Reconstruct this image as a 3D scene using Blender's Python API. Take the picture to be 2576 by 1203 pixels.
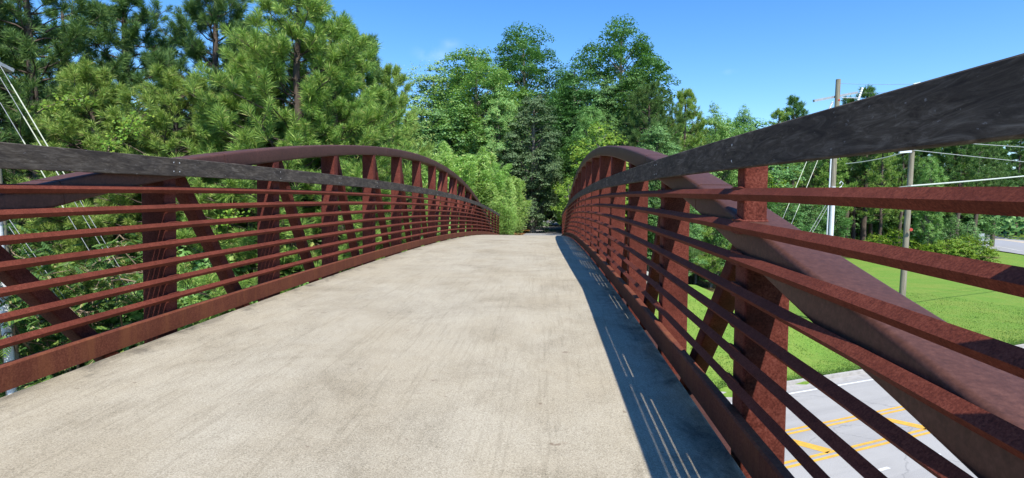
import bpy, math, random
import numpy as np
from mathutils import Matrix, Vector

sc = bpy.context.scene
for o in list(bpy.data.objects): bpy.data.objects.remove(o)

# ------------------------------------------------------------------ camera
EYE = np.array([0.0, 0.0, 1.147])
CF = np.array([-0.06133927, 0.99718947, -0.04301923])
CR = np.array([0.99803915, 0.06181571, 0.00983247])
CU = np.array([-0.0124641, 0.04233176, 0.99902586])
cam = bpy.data.cameras.new('camera'); co = bpy.data.objects.new('camera', cam); sc.collection.objects.link(co)
cam.sensor_width = 36.0; cam.lens = 1711.84 / 3000 * 36; cam.clip_start = 0.05; cam.clip_end = 6000
M = Matrix(((CR[0], CU[0], -CF[0], EYE[0]), (CR[1], CU[1], -CF[1], EYE[1]), (CR[2], CU[2], -CF[2], EYE[2]), (0, 0, 0, 1)))
co.matrix_world = M
sc.camera = co

# ------------------------------------------------------------------ world and sun
SUN = Vector((0.288, -0.66, 1.0)).normalized()
world = bpy.data.worlds.new('World'); sc.world = world; world.use_nodes = True
wn, wl = world.node_tree.nodes, world.node_tree.links
bg = wn['Background']; bg.inputs['Strength'].default_value = 0.14
sky = wn.new('ShaderNodeTexSky'); sky.sky_type = 'NISHITA'; sky.sun_disc = False
sky.sun_elevation = math.asin(SUN.z); sky.sun_rotation = math.atan2(SUN.x, SUN.y)
sky.air_density = 1.0; sky.dust_density = 0.10; sky.ozone_density = 3.0; sky.altitude = 300
hsv = wn.new('ShaderNodeHueSaturation'); hsv.inputs['Saturation'].default_value = 1.30; hsv.inputs['Value'].default_value = 1.20; hsv.inputs['Hue'].default_value = 0.505
wl.new(sky.outputs[0], hsv.inputs['Color'])
# two faint wisps of cloud, set by direction in the sky
tc = wn.new('ShaderNodeTexCoord'); 
def wisp(direction, radius, amount, prev):
    d = Vector(direction).normalized()
    mp = wn.new('ShaderNodeVectorMath'); mp.operation = 'SUBTRACT'; mp.inputs[1].default_value = d
    wl.new(tc.outputs['Generated'], mp.inputs[0])
    st = wn.new('ShaderNodeVectorMath'); st.operation = 'MULTIPLY'; st.inputs[1].default_value = (1.0, 1.0, 2.4)
    wl.new(mp.outputs[0], st.inputs[0])
    nz = wn.new('ShaderNodeTexNoise'); nz.inputs['Scale'].default_value = 26; nz.inputs['Detail'].default_value = 5
    wl.new(tc.outputs['Generated'], nz.inputs['Vector'])
    ln = wn.new('ShaderNodeVectorMath'); ln.operation = 'LENGTH'; wl.new(st.outputs[0], ln.inputs[0])
    mr = wn.new('ShaderNodeMapRange'); mr.interpolation_type = 'SMOOTHSTEP'
    mr.inputs['From Min'].default_value = radius; mr.inputs['From Max'].default_value = 0.0
    mr.inputs['To Min'].default_value = 0.0; mr.inputs['To Max'].default_value = amount
    wl.new(ln.outputs['Value'], mr.inputs['Value'])
    nr = wn.new('ShaderNodeMapRange'); nr.inputs['From Min'].default_value = 0.38; nr.inputs['From Max'].default_value = 0.66
    wl.new(nz.outputs['Fac'], nr.inputs['Value'])
    mu = wn.new('ShaderNodeMath'); mu.operation = 'MULTIPLY'; wl.new(mr.outputs[0], mu.inputs[0]); wl.new(nr.outputs[0], mu.inputs[1])
    mx = wn.new('ShaderNodeMix'); mx.data_type = 'RGBA'; mx.inputs[7].default_value = (9.0, 9.3, 10.0, 1)
    wl.new(mu.outputs[0], mx.inputs[0]); wl.new(prev, mx.inputs[6])
    return mx.outputs[2]
def skydir(px, py): return CF + CR * ((px - 1288) / 1470) - CU * ((py - 601.5) / 1470)
c1 = wisp(skydir(1088, 136), 0.042, 0.13, hsv.outputs['Color'])
c2 = wisp(skydir(1137, 110), 0.030, 0.10, c1)
c3 = wisp(skydir(1838, 181), 0.016, 0.05, c2)
wl.new(c3, bg.inputs['Color'])

sl = bpy.data.lights.new('sun', 'SUN'); sl.energy = 5.0; sl.angle = math.radians(0.53); sl.color = (1.0, 0.955, 0.88)
so = bpy.data.objects.new('sun', sl); sc.collection.objects.link(so)
so.rotation_euler = SUN.to_track_quat('Z', 'Y').to_euler(); so.location = (20, -20, 60)

sc.view_settings.view_transform = 'Standard'; sc.view_settings.look = 'None'
sc.view_settings.exposure = 0.50; sc.view_settings.gamma = 1.0
sc.render.engine = 'CYCLES'
sc.cycles.max_bounces = 6; sc.cycles.diffuse_bounces = 1; sc.cycles.glossy_bounces = 2
sc.cycles.transmission_bounces = 3; sc.cycles.transparent_max_bounces = 6
sc.cycles.use_denoising = True

# ------------------------------------------------------------------ helpers
rng = np.random.default_rng(7)
COL = sc.collection.objects
def np_mesh(name, verts, faces, mat=None, smooth=False):
    verts = np.asarray(verts, np.float32); me = bpy.data.meshes.new(name)
    if isinstance(faces, np.ndarray): groups = [faces]
    else: groups = faces
    groups = [np.asarray(g, np.int32) for g in groups if len(g)]
    nf = sum(len(g) for g in groups); nl = sum(g.size for g in groups)
    me.vertices.add(len(verts)); me.vertices.foreach_set('co', verts.ravel())
    me.loops.add(nl); me.loops.foreach_set('vertex_index', np.concatenate([g.ravel() for g in groups]))
    me.polygons.add(nf)
    tot = np.concatenate([np.full(len(g), g.shape[1], np.int32) for g in groups])
    st = np.concatenate([[0], np.cumsum(tot)[:-1]]).astype(np.int32)
    me.polygons.foreach_set('loop_start', st); me.polygons.foreach_set('loop_total', tot)
    me.polygons.foreach_set('use_smooth', np.full(nf, bool(smooth)))
    me.update(calc_edges=True)
    if mat: me.materials.append(mat)
    return me
class MB:
    """collects shapes into one mesh"""
    def __init__(s): s.v = []; s.q = []; s.t = []; s.n = 0
    def add(s, v, q=None, t=None):
        v = np.asarray(v, float)
        if q is not None and len(q): s.q.append(np.asarray(q) + s.n)
        if t is not None and len(t): s.t.append(np.asarray(t) + s.n)
        s.v.append(v); s.n += len(v)
    def box(s, a, b, rot=None, org=None):
        (x0, y0, z0), (x1, y1, z1) = a, b
        v = np.array([[x0,y0,z0],[x1,y0,z0],[x1,y1,z0],[x0,y1,z0],[x0,y0,z1],[x1,y0,z1],[x1,y1,z1],[x0,y1,z1]], float)
        if rot is not None: v = v @ np.asarray(rot).T
        if org is not None: v = v + np.asarray(org)
        s.add(v, [[0,3,2,1],[4,5,6,7],[0,1,5,4],[1,2,6,5],[2,3,7,6],[3,0,4,7]])
    def beam(s, a, b, w, h, up=(0,0,1), bevel=0.0):
        """rounded bar from a to b; w sideways, h along up"""
        a, b = np.asarray(a, float), np.asarray(b, float); d = b - a; L = np.linalg.norm(d); d /= L
        r = np.cross(d, up); r /= np.linalg.norm(r); u = np.cross(r, d)
        pr = rect_profile(w, h, bevel)
        s.sweep(np.array([a, b]), pr, np.array([r, r]), np.array([u, u]))
    def sweep(s, path, profile, R, U, cap=True):
        path = np.asarray(path, float); n, m = len(path), len(profile)
        v = path[:, None, :] + profile[None, :, 0:1] * R[:, None, :] + profile[None, :, 1:2] * U[:, None, :]
        i, j = np.meshgrid(np.arange(n - 1), np.arange(m), indexing='ij'); j2 = (j + 1) % m
        q = np.stack([i*m+j, i*m+j2, (i+1)*m+j2, (i+1)*m+j], -1).reshape(-1, 4)
        s.add(v.reshape(-1, 3), q)
        if cap:
            for k in (0, n - 1):
                c = v[k]; t = np.array([[0, a, a+1] for a in range(1, m-1)])
                s.add(c, t=t if k else t[:, ::-1])
    def tube(s, path, rad, m=8, cap=True):
        path = np.asarray(path, float); n = len(path)
        rad = np.broadcast_to(np.asarray(rad, float), (n,))
        t = np.gradient(path, axis=0); t /= np.linalg.norm(t, axis=1)[:, None] + 1e-9
        ref = np.where(np.abs(t[:, 2:3]) > 0.92, np.array([[1., 0, 0]]), np.array([[0, 0, 1.]]))
        R = np.cross(t, ref); R /= np.linalg.norm(R, axis=1)[:, None]; U = np.cross(R, t)
        a = np.arange(m) * 2 * np.pi / m
        v = path[:, None] + rad[:, None, None] * (np.cos(a)[None, :, None] * R[:, None] + np.sin(a)[None, :, None] * U[:, None])
        i, j = np.meshgrid(np.arange(n - 1), np.arange(m), indexing='ij'); j2 = (j + 1) % m
        s.add(v.reshape(-1, 3), np.stack([i*m+j, i*m+j2, (i+1)*m+j2, (i+1)*m+j], -1).reshape(-1, 4))
        if cap and m >= 3:
            for k in (0, n - 1): s.add(v[k], t=np.array([[0, b, b+1] for b in range(1, m-1)]))
    def mesh(s, name, mat, smooth=False, sharp=None):
        me = np_mesh(name, np.concatenate(s.v), [np.concatenate(s.q) if s.q else np.zeros((0, 4), int), np.concatenate(s.t) if s.t else np.zeros((0, 3), int)], mat, smooth)
        if sharp: me.set_sharp_from_angle(angle=math.radians(sharp))
        return me
    def build(s, name, mat, parent=None, smooth=False, sharp=None):
        return obj(name, s.mesh(name, mat, smooth, sharp), parent)
def rect_profile(w, h, bevel=0.0, seg=3):
    if bevel <= 0: return np.array([[-w/2,-h/2],[w/2,-h/2],[w/2,h/2],[-w/2,h/2]])
    out = []
    for cx, cy, a0 in ((w/2-bevel,-h/2+bevel,-90),(w/2-bevel,h/2-bevel,0),(-w/2+bevel,h/2-bevel,90),(-w/2+bevel,-h/2+bevel,180)):
        for k in range(seg + 1):
            a = math.radians(a0 + 90 * k / seg); out.append((cx + bevel*math.cos(a), cy + bevel*math.sin(a)))
    return np.array(out)
def obj(name, me, parent=None):
    o = bpy.data.objects.new(name, me); COL.link(o)
    if parent: o.parent = parent
    return o
def tag(o, label=None, cat=None, group=None, kind=None):
    if label: o['label'] = label
    if cat: o['category'] = cat
    if group: o['group'] = group
    if kind: o['kind'] = kind
    return o
def empty(name, loc, label, cat, group=None, rz=0.0, s=1.0):
    o = bpy.data.objects.new(name, None); COL.link(o); o.location = loc; o.rotation_euler = (0, 0, rz)
    o.scale = (s, s, s) if not hasattr(s, '__len__') else s
    return tag(o, label, cat, group)
def ray(px, d):
    v = CF + CR * ((px - 1288) / 1470); return v[:2] * d
def pt(px, py, d):
    return EYE + d * (CF + CR * ((px - 1288) / 1470) - CU * ((py - 601.5) / 1470))

# ------------------------------------------------------------------ materials
def new_mat(name):
    m = bpy.data.materials.new(name); m.use_nodes = True
    return m, m.node_tree.nodes, m.node_tree.links, m.node_tree.nodes['Principled BSDF']
def noise(n, l, scale, detail=4, rough=0.55, stretch=None, coord='Object', dist=0.0):
    t = n.new('ShaderNodeTexCoord'); src = t.outputs[coord]
    if stretch:
        mp = n.new('ShaderNodeMapping'); mp.inputs['Scale'].default_value = stretch; l.new(src, mp.inputs[0]); src = mp.outputs[0]
    z = n.new('ShaderNodeTexNoise'); z.inputs['Scale'].default_value = scale; z.inputs['Detail'].default_value = detail
    z.inputs['Roughness'].default_value = rough; z.inputs['Distortion'].default_value = dist
    l.new(src, z.inputs['Vector']); return z.outputs['Fac']
def ramp(n, l, fac, stops):
    r = n.new('ShaderNodeValToRGB'); e = r.color_ramp.elements
    while len(e) < len(stops): e.new(0.5)
    for k, (p, c) in enumerate(stops): e[k].position = p; e[k].color = (*c, 1) if len(c) == 3 else c
    l.new(fac, r.inputs[0]); return r.outputs[0]
def mix(n, l, fac, a, b, mode='MIX'):
    x = n.new('ShaderNodeMix'); x.data_type = 'RGBA'; x.blend_type = mode
    for s, v in ((0, fac), (6, a), (7, b)):
        if isinstance(v, (int, float)): x.inputs[s].default_value = v
        elif isinstance(v, tuple): x.inputs[s].default_value = (*v, 1)
        else: l.new(v, x.inputs[s])
    return x.outputs[2]
def bump(n, l, p, h, strength, dist):
    b = n.new('ShaderNodeBump'); b.inputs['Strength'].default_value = strength; b.inputs['Distance'].default_value = dist
    l.new(h, b.inputs['Height']); l.new(b.outputs[0], p.inputs['Normal'])
def math_n(n, l, op, a, b=None, clamp=False):
    x = n.new('ShaderNodeMath'); x.operation = op; x.use_clamp = clamp
    for s, v in ((0, a), (1, b)):
        if v is None: continue
        if isinstance(v, (int, float)): x.inputs[s].default_value = v
        else: l.new(v, x.inputs[s])
    return x.outputs[0]

def steel(name, lo, mid, hi, rough=0.72, fine=110, bumpd=0.0012, streak=False, spec=0.12):
    m, n, l, p = new_mat(name)
    big = noise(n, l, 3.2, 4); f = noise(n, l, fine, 3, 0.7)
    f2 = noise(n, l, 28, 4, 0.6)
    s = math_n(n, l, 'ADD', math_n(n, l, 'MULTIPLY', f, 0.74), math_n(n, l, 'MULTIPLY', f2, 0.26))
    c = ramp(n, l, s, [(0.33, lo), (0.50, mid), (0.66, hi)])
    c = mix(n, l, ramp(n, l, big, [(0.40, (0, 0, 0)), (0.68, (1, 1, 1))]), c, mix(n, l, 0.5, c, lo))
    if streak:
        st = noise(n, l, 9, 5, 0.65, (1, 1, 0.12))
        c = mix(n, l, ramp(n, l, st, [(0.48, (0, 0, 0)), (0.66, (0.42, 0.42, 0.42))]), c, (0.23, 0.085, 0.034))
    l.new(c, p.inputs['Base Color']); p.inputs['Roughness'].default_value = rough
    p.inputs['Specular IOR Level'].default_value = spec
    bump(n, l, p, f, 0.6, bumpd)
    return m
M_BAR = steel('rusted_steel_bars', (0.068, 0.018, 0.012), (0.145, 0.037, 0.023), (0.22, 0.064, 0.040), fine=150, spec=0.1)
M_POST = steel('rusted_steel_posts', (0.042, 0.010, 0.008), (0.138, 0.034, 0.024), (0.215, 0.068, 0.050), fine=125, bumpd=0.0016, spec=0.1)
M_CHORD = steel('weathered_steel_arch', (0.056, 0.023, 0.016), (0.084, 0.034, 0.024), (0.115, 0.050, 0.036), rough=0.6, fine=60, bumpd=0.0005, spec=0.3)
M_TOE = steel('streaked_steel_plate', (0.095, 0.028, 0.016), (0.15, 0.046, 0.026), (0.21, 0.076, 0.042), fine=90, streak=True)
M_BEAM = steel('dark_steel_beams', (0.045, 0.020, 0.016), (0.075, 0.032, 0.026), (0.11, 0.05, 0.04))

def wood_mat():
    m, n, l, p = new_mat('weathered_black_wood')
    g = noise(n, l, 30, 7, 0.75, (1, 0.16, 1.0), dist=1.6)
    b = noise(n, l, 3.5, 5, 0.6, (1, 0.55, 1.6), dist=1.6)
    c = ramp(n, l, g, [(0.30, (0.030, 0.023, 0.018)), (0.52, (0.100, 0.082, 0.066)), (0.75, (0.26, 0.225, 0.19))])
    c = mix(n, l, ramp(n, l, b, [(0.38, (0, 0, 0)), (0.62, (1, 1, 1))]), c, mix(n, l, 0.6, c, (0.030, 0.026, 0.026)))
    w = noise(n, l, 75, 4, 0.65, (1, 0.40, 1.0))
    c = mix(n, l, ramp(n, l, w, [(0.655, (0, 0, 0)), (0.72, (0.55, 0.55, 0.55))]), c, (0.34, 0.33, 0.33))
    l.new(c, p.inputs['Base Color']); p.inputs['Roughness'].default_value = 0.85; p.inputs['Specular IOR Level'].default_value = 0.1
    bump(n, l, p, g, 0.5, 0.002); return m
M_WOOD = wood_mat()

def deck_mat():
    m, n, l, p = new_mat('broomed_concrete_deck')
    t = n.new('ShaderNodeTexCoord'); sx = n.new('ShaderNodeSeparateXYZ'); l.new(t.outputs['Object'], sx.inputs[0])
    fine = noise(n, l, 120, 4, 0.85); mid = noise(n, l, 7, 6, 0.65, (1.0, 0.7, 1)); big = noise(n, l, 0.8, 5, 0.6, (1.5, 1, 1))
    broom = noise(n, l, 40, 2, 0.5, (0.05, 1.6, 1)); long = noise(n, l, 8, 4, 0.6, (2.0, 0.06, 1))
    c = ramp(n, l, fine, [(0.30, (0.19, 0.165, 0.120)), (0.46, (0.395, 0.352, 0.266)), (0.70, (0.56, 0.505, 0.395))])
    grit = noise(n, l, 190, 3, 0.85); cloud = noise(n, l, 1.1, 7, 0.68, (1.2, 1, 1), dist=0.5)
    gm = math_n(n, l, 'ADD', math_n(n, l, 'MULTIPLY', ramp(n, l, cloud, [(0.42, (0, 0, 0)), (0.66, (1, 1, 1))]), 0.11), grit)
    c = mix(n, l, ramp(n, l, gm, [(0.54, (0, 0, 0)), (0.66, (0.85, 0.85, 0.85))]), c, mix(n, l, 1.0, c, (0.50, 0.48, 0.45), 'MULTIPLY'))
    c = mix(n, l, ramp(n, l, big, [(0.40, (0, 0, 0)), (0.64, (0.8, 0.8, 0.8))]), c, mix(n, l, 1.0, c, (0.88, 0.85, 0.80), 'MULTIPLY'))
    wear = noise(n, l, 15, 8, 0.78, (1.0, 0.8, 1), dist=0.4)           # broken worn blotches, only where the large noise allows
    wm = math_n(n, l, 'MULTIPLY', ramp(n, l, wear, [(0.50, (0, 0, 0)), (0.68, (0.7, 0.7, 0.7))]), ramp(n, l, cloud, [(0.46, (0, 0, 0)), (0.66, (0.85, 0.85, 0.85))]))
    c = mix(n, l, wm, c, mix(n, l, 1.0, c, (0.66, 0.64, 0.60), 'MULTIPLY'))
    lines = noise(n, l, 55, 3, 0.6, (1.0, 0.03, 1))
    c = mix(n, l, math_n(n, l, 'MULTIPLY', ramp(n, l, lines, [(0.48, (0, 0, 0)), (0.62, (0.55, 0.55, 0.55))]), ramp(n, l, long, [(0.40, (0, 0, 0)), (0.60, (1, 1, 1))])), c, mix(n, l, 1.0, c, (0.72, 0.71, 0.69), 'MULTIPLY'))
    spots = noise(n, l, 11, 2, 0.5)
    c = mix(n, l, ramp(n, l, spots, [(0.735, (0, 0, 0)), (0.76, (0.6, 0.6, 0.6))]), c, (0.16, 0.11, 0.075))
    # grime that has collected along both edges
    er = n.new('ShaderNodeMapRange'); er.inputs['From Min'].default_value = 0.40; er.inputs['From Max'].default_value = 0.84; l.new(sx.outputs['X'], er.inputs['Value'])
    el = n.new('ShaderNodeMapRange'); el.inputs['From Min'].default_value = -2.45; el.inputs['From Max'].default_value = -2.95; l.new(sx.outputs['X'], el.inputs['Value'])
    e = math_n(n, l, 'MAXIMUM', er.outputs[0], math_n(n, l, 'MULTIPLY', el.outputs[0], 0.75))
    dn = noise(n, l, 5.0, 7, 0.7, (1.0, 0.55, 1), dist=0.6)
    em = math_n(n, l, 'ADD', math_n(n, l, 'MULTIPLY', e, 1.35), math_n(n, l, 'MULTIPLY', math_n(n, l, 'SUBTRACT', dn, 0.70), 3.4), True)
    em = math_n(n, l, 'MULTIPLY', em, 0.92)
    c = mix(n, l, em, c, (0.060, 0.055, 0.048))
    l.new(c, p.inputs['Base Color']); p.inputs['Roughness'].default_value = 0.9; p.inputs['Specular IOR Level'].default_value = 0.2
    h = math_n(n, l, 'ADD', fine, math_n(n, l, 'MULTIPLY', broom, 0.4)); bump(n, l, p, h, 0.7, 0.004)
    return m
M_DECK = deck_mat()

def simple(name, a, b, scale=12, rough=0.8, spec=0.3, stretch=None, bd=0.0, metal=0.0):
    m, n, l, p = new_mat(name); f = noise(n, l, scale, 5, 0.65, stretch)
    l.new(ramp(n, l, f, [(0.32, a), (0.68, b)]), p.inputs['Base Color'])
    p.inputs['Roughness'].default_value = rough; p.inputs['Specular IOR Level'].default_value = spec; p.inputs['Metallic'].default_value = metal
    if bd: bump(n, l, p, f, 0.6, bd)
    return m
M_PAN = simple('dark_deck_pan', (0.02, 0.018, 0.018), (0.05, 0.042, 0.04))
M_SCREW = simple('screw_zinc', (0.55, 0.55, 0.55), (0.7, 0.7, 0.7), rough=0.4)
M_CONC = simple('pale_concrete', (0.38, 0.37, 0.34), (0.52, 0.51, 0.48), 2.5, 0.9, 0.2, (1, 1, 0.4))
M_KERB = simple('kerb_concrete', (0.30, 0.28, 0.25), (0.42, 0.40, 0.37), 3.0, 0.9, 0.2)
M_ASPH = simple('road_asphalt', (0.27, 0.272, 0.278), (0.335, 0.337, 0.34), 1.6, 0.92, 0.2, (0.4, 1, 1))
def road_mat():
    m, n, l, p = new_mat('worn_road_asphalt')
    t = n.new('ShaderNodeTexCoord'); mp = n.new('ShaderNodeMapping'); mp.inputs['Rotation'].default_value = (0, 0, -math.radians(28.4)); l.new(t.outputs['Object'], mp.inputs[0])
    def nz(scale, st, d=5, ro=0.65):
        q = n.new('ShaderNodeMapping'); q.inputs['Scale'].default_value = st; l.new(mp.outputs[0], q.inputs[0])
        z = n.new('ShaderNodeTexNoise'); z.inputs['Scale'].default_value = scale; z.inputs['Detail'].default_value = d; z.inputs['Roughness'].default_value = ro; l.new(q.outputs[0], z.inputs['Vector']); return z.outputs['Fac'], q.outputs[0]
    fine, _ = nz(45, (1, 1, 1), 3, 0.8); lane, _ = nz(1.0, (0.03, 1.1, 1)); blot, _ = nz(0.6, (0.5, 1, 1), 6)
    c = ramp(n, l, fine, [(0.3, (0.27, 0.262, 0.248)), (0.5, (0.365, 0.354, 0.334)), (0.7, (0.46, 0.445, 0.42))])
    c = mix(n, l, ramp(n, l, lane, [(0.42, (0, 0, 0)), (0.62, (0.7, 0.7, 0.7))]), c, mix(n, l, 1.0, c, (0.80, 0.80, 0.81), 'MULTIPLY'))
    c = mix(n, l, ramp(n, l, blot, [(0.5, (0, 0, 0)), (0.7, (0.6, 0.6, 0.6))]), c, mix(n, l, 1.0, c, (0.84, 0.83, 0.82), 'MULTIPLY'))
    v = n.new('ShaderNodeTexVoronoi'); v.feature = 'DISTANCE_TO_EDGE'; v.inputs['Scale'].default_value = 0.22
    wv = n.new('ShaderNodeVectorMath'); wv.operation = 'ADD'; nc = n.new('ShaderNodeTexNoise'); nc.inputs['Scale'].default_value = 1.3; nc.inputs['Detail'].default_value = 5
    l.new(mp.outputs[0], nc.inputs['Vector']); l.new(mp.outputs[0], wv.inputs[0]); l.new(nc.outputs['Color'], wv.inputs[1]); l.new(wv.outputs[0], v.inputs['Vector'])
    c = mix(n, l, ramp(n, l, v.outputs['Distance'], [(0.002, (0.45, 0.45, 0.45)), (0.007, (0, 0, 0))]), c, (0.15, 0.15, 0.15))
    l.new(c, p.inputs['Base Color']); p.inputs['Roughness'].default_value = 0.95; p.inputs['Specular IOR Level'].default_value = 0.15; return m
M_ROAD = road_mat()
M_PATH = simple('path_asphalt', (0.20, 0.195, 0.19), (0.30, 0.29, 0.28), 4, 0.92, 0.2)
M_YEL = simple('yellow_road_paint', (0.50, 0.28, 0.05), (0.74, 0.42, 0.055), 6, 0.8)
M_WHT = simple('white_road_paint', (0.50, 0.50, 0.48), (0.76, 0.76, 0.73), 6, 0.8)
M_POLE = simple('grey_pole_wood', (0.17, 0.15, 0.11), (0.32, 0.29, 0.22), 14, 0.9, 0.2, (1, 1, 0.06), 0.004)
M_PVC = simple('grey_white_conduit', (0.60, 0.63, 0.68), (0.72, 0.75, 0.80), 3, 0.45, 0.4)
M_METAL = simple('galvanised_metal', (0.30, 0.32, 0.34), (0.45, 0.47, 0.50), 8, 0.5, 0.5, None, 0, 0.3)
M_ROD = simple('pale_fibreglass', (0.62, 0.64, 0.50), (0.72, 0.73, 0.60), 5, 0.5)
M_WIRE = simple('bare_wire', (0.34, 0.35, 0.36), (0.48, 0.50, 0.52), 5, 0.6)
M_CABLE = simple('pale_cable', (0.42, 0.46, 0.42), (0.55, 0.58, 0.52), 5, 0.6)
M_PORC = simple('grey_porcelain', (0.62, 0.64, 0.66), (0.78, 0.79, 0.80), 6, 0.3)
M_RED = simple('red_plastic', (0.55, 0.07, 0.05), (0.7, 0.12, 0.09), 6, 0.4)
M_BARKP = simple('pine_bark', (0.055, 0.042, 0.034), (0.16, 0.125, 0.10), 9, 0.95, 0.1, (1, 1, 0.25), 0.02)
M_BARKG = simple('grey_bark', (0.10, 0.088, 0.072), (0.27, 0.245, 0.21), 8, 0.95, 0.1, (1, 1, 0.25), 0.02)
M_TWIG = simple('dry_twigs', (0.14, 0.10, 0.07), (0.30, 0.22, 0.15), 12, 0.95, 0.1)
M_CANE = simple('bamboo_cane', (0.14, 0.20, 0.05), (0.28, 0.32, 0.10), 8, 0.6)
M_SKIN = simple('skin', (0.40, 0.24, 0.17), (0.46, 0.28, 0.20), 20, 0.6)
M_SHIRT = simple('white_shirt', (0.72, 0.72, 0.72), (0.82, 0.82, 0.82), 12, 0.9)
M_TROU = simple('dark_trousers', (0.03, 0.035, 0.05), (0.05, 0.055, 0.07), 12, 0.9)
M_HAIR = simple('dark_hair', (0.02, 0.015, 0.01), (0.05, 0.035, 0.025), 30, 0.7)

def leaf_mat(name, stops, trans=0.33, rough=0.5, spec=0.25, tint=0.06, warm=(1.05, 1.12, 0.65)):
    m, n, l, p = new_mat(name)
    g = n.new('ShaderNodeNewGeometry'); oi = n.new('ShaderNodeObjectInfo')
    c = ramp(n, l, g.outputs['Random Per Island'], stops)
    hs = n.new('ShaderNodeHueSaturation'); l.new(c, hs.inputs['Color'])
    hv = n.new('ShaderNodeMapRange'); hv.inputs['To Min'].default_value = 0.5 - tint * 0.16; hv.inputs['To Max'].default_value = 0.5 + tint * 0.16
    l.new(oi.outputs['Random'], hv.inputs['Value']); l.new(hv.outputs[0], hs.inputs['Hue'])
    vv = n.new('ShaderNodeMapRange'); vv.inputs['To Min'].default_value = 1 - tint; vv.inputs['To Max'].default_value = 1 + tint
    l.new(oi.outputs['Random'], vv.inputs['Value']); l.new(vv.outputs[0], hs.inputs['Value'])
    l.new(hs.outputs[0], p.inputs['Base Color']); p.inputs['Roughness'].default_value = rough; p.inputs['Specular IOR Level'].default_value = spec
    tr = n.new('ShaderNodeBsdfTranslucent'); l.new(mix(n, l, 1.0, hs.outputs[0], warm, 'MULTIPLY'), tr.inputs['Color'])
    ms = n.new('ShaderNodeMixShader'); ms.inputs[0].default_value = trans
    l.new(p.outputs[0], ms.inputs[1]); l.new(tr.outputs[0], ms.inputs[2])
    l.new(ms.outputs[0], n['Material Output'].inputs['Surface'])
    return m
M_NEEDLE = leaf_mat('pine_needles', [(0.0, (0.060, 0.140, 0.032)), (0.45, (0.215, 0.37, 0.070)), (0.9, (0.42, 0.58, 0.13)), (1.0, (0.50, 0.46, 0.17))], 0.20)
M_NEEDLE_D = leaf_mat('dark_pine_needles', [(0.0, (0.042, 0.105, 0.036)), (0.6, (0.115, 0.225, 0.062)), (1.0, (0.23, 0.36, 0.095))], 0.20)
M_LEAF = leaf_mat('poplar_leaves', [(0.0, (0.12, 0.25, 0.060)), (0.5, (0.21, 0.40, 0.10)), (0.9, (0.34, 0.54, 0.18)), (1.0, (0.46, 0.50, 0.15))], 0.32, 0.5, 0.3)
M_LEAF_D = leaf_mat('deep_green_leaves', [(0.0, (0.060, 0.145, 0.040)), (0.6, (0.118, 0.255, 0.066)), (1.0, (0.23, 0.40, 0.13))], 0.27, 0.5, 0.3)
M_LEAF_G = leaf_mat('greyish_oak_leaves', [(0.0, (0.060, 0.100, 0.042)), (0.6, (0.105, 0.165, 0.066)), (1.0, (0.18, 0.245, 0.11))], 0.22)
M_LEAF_Y = leaf_mat('yellow_green_leaves', [(0.0, (0.11, 0.22, 0.025)), (0.6, (0.19, 0.33, 0.035)), (1.0, (0.33, 0.42, 0.06))], 0.38)
M_BAMBOO = leaf_mat('bamboo_leaves', [(0.0, (0.25, 0.43, 0.10)), (0.6, (0.42, 0.62, 0.17)), (0.96, (0.54, 0.72, 0.27)), (1.0, (0.60, 0.46, 0.20))], 0.40)
M_MIMOSA = leaf_mat('mimosa_leaves', [(0.0, (0.045, 0.11, 0.030)), (0.6, (0.085, 0.175, 0.045)), (0.88, (0.20, 0.29, 0.06)), (0.95, (0.40, 0.34, 0.16)), (1.0, (0.42, 0.40, 0.28))], 0.33)
M_GRASS = leaf_mat('grass_blades', [(0.0, (0.075, 0.165, 0.022)), (0.6, (0.138, 0.255, 0.046)), (0.93, (0.21, 0.33, 0.07)), (1.0, (0.36, 0.32, 0.14))], 0.25)
M_LITTER = leaf_mat('dead_leaves', [(0.0, (0.16, 0.07, 0.025)), (0.6, (0.30, 0.14, 0.05)), (1.0, (0.40, 0.24, 0.10))], 0.2)

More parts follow.
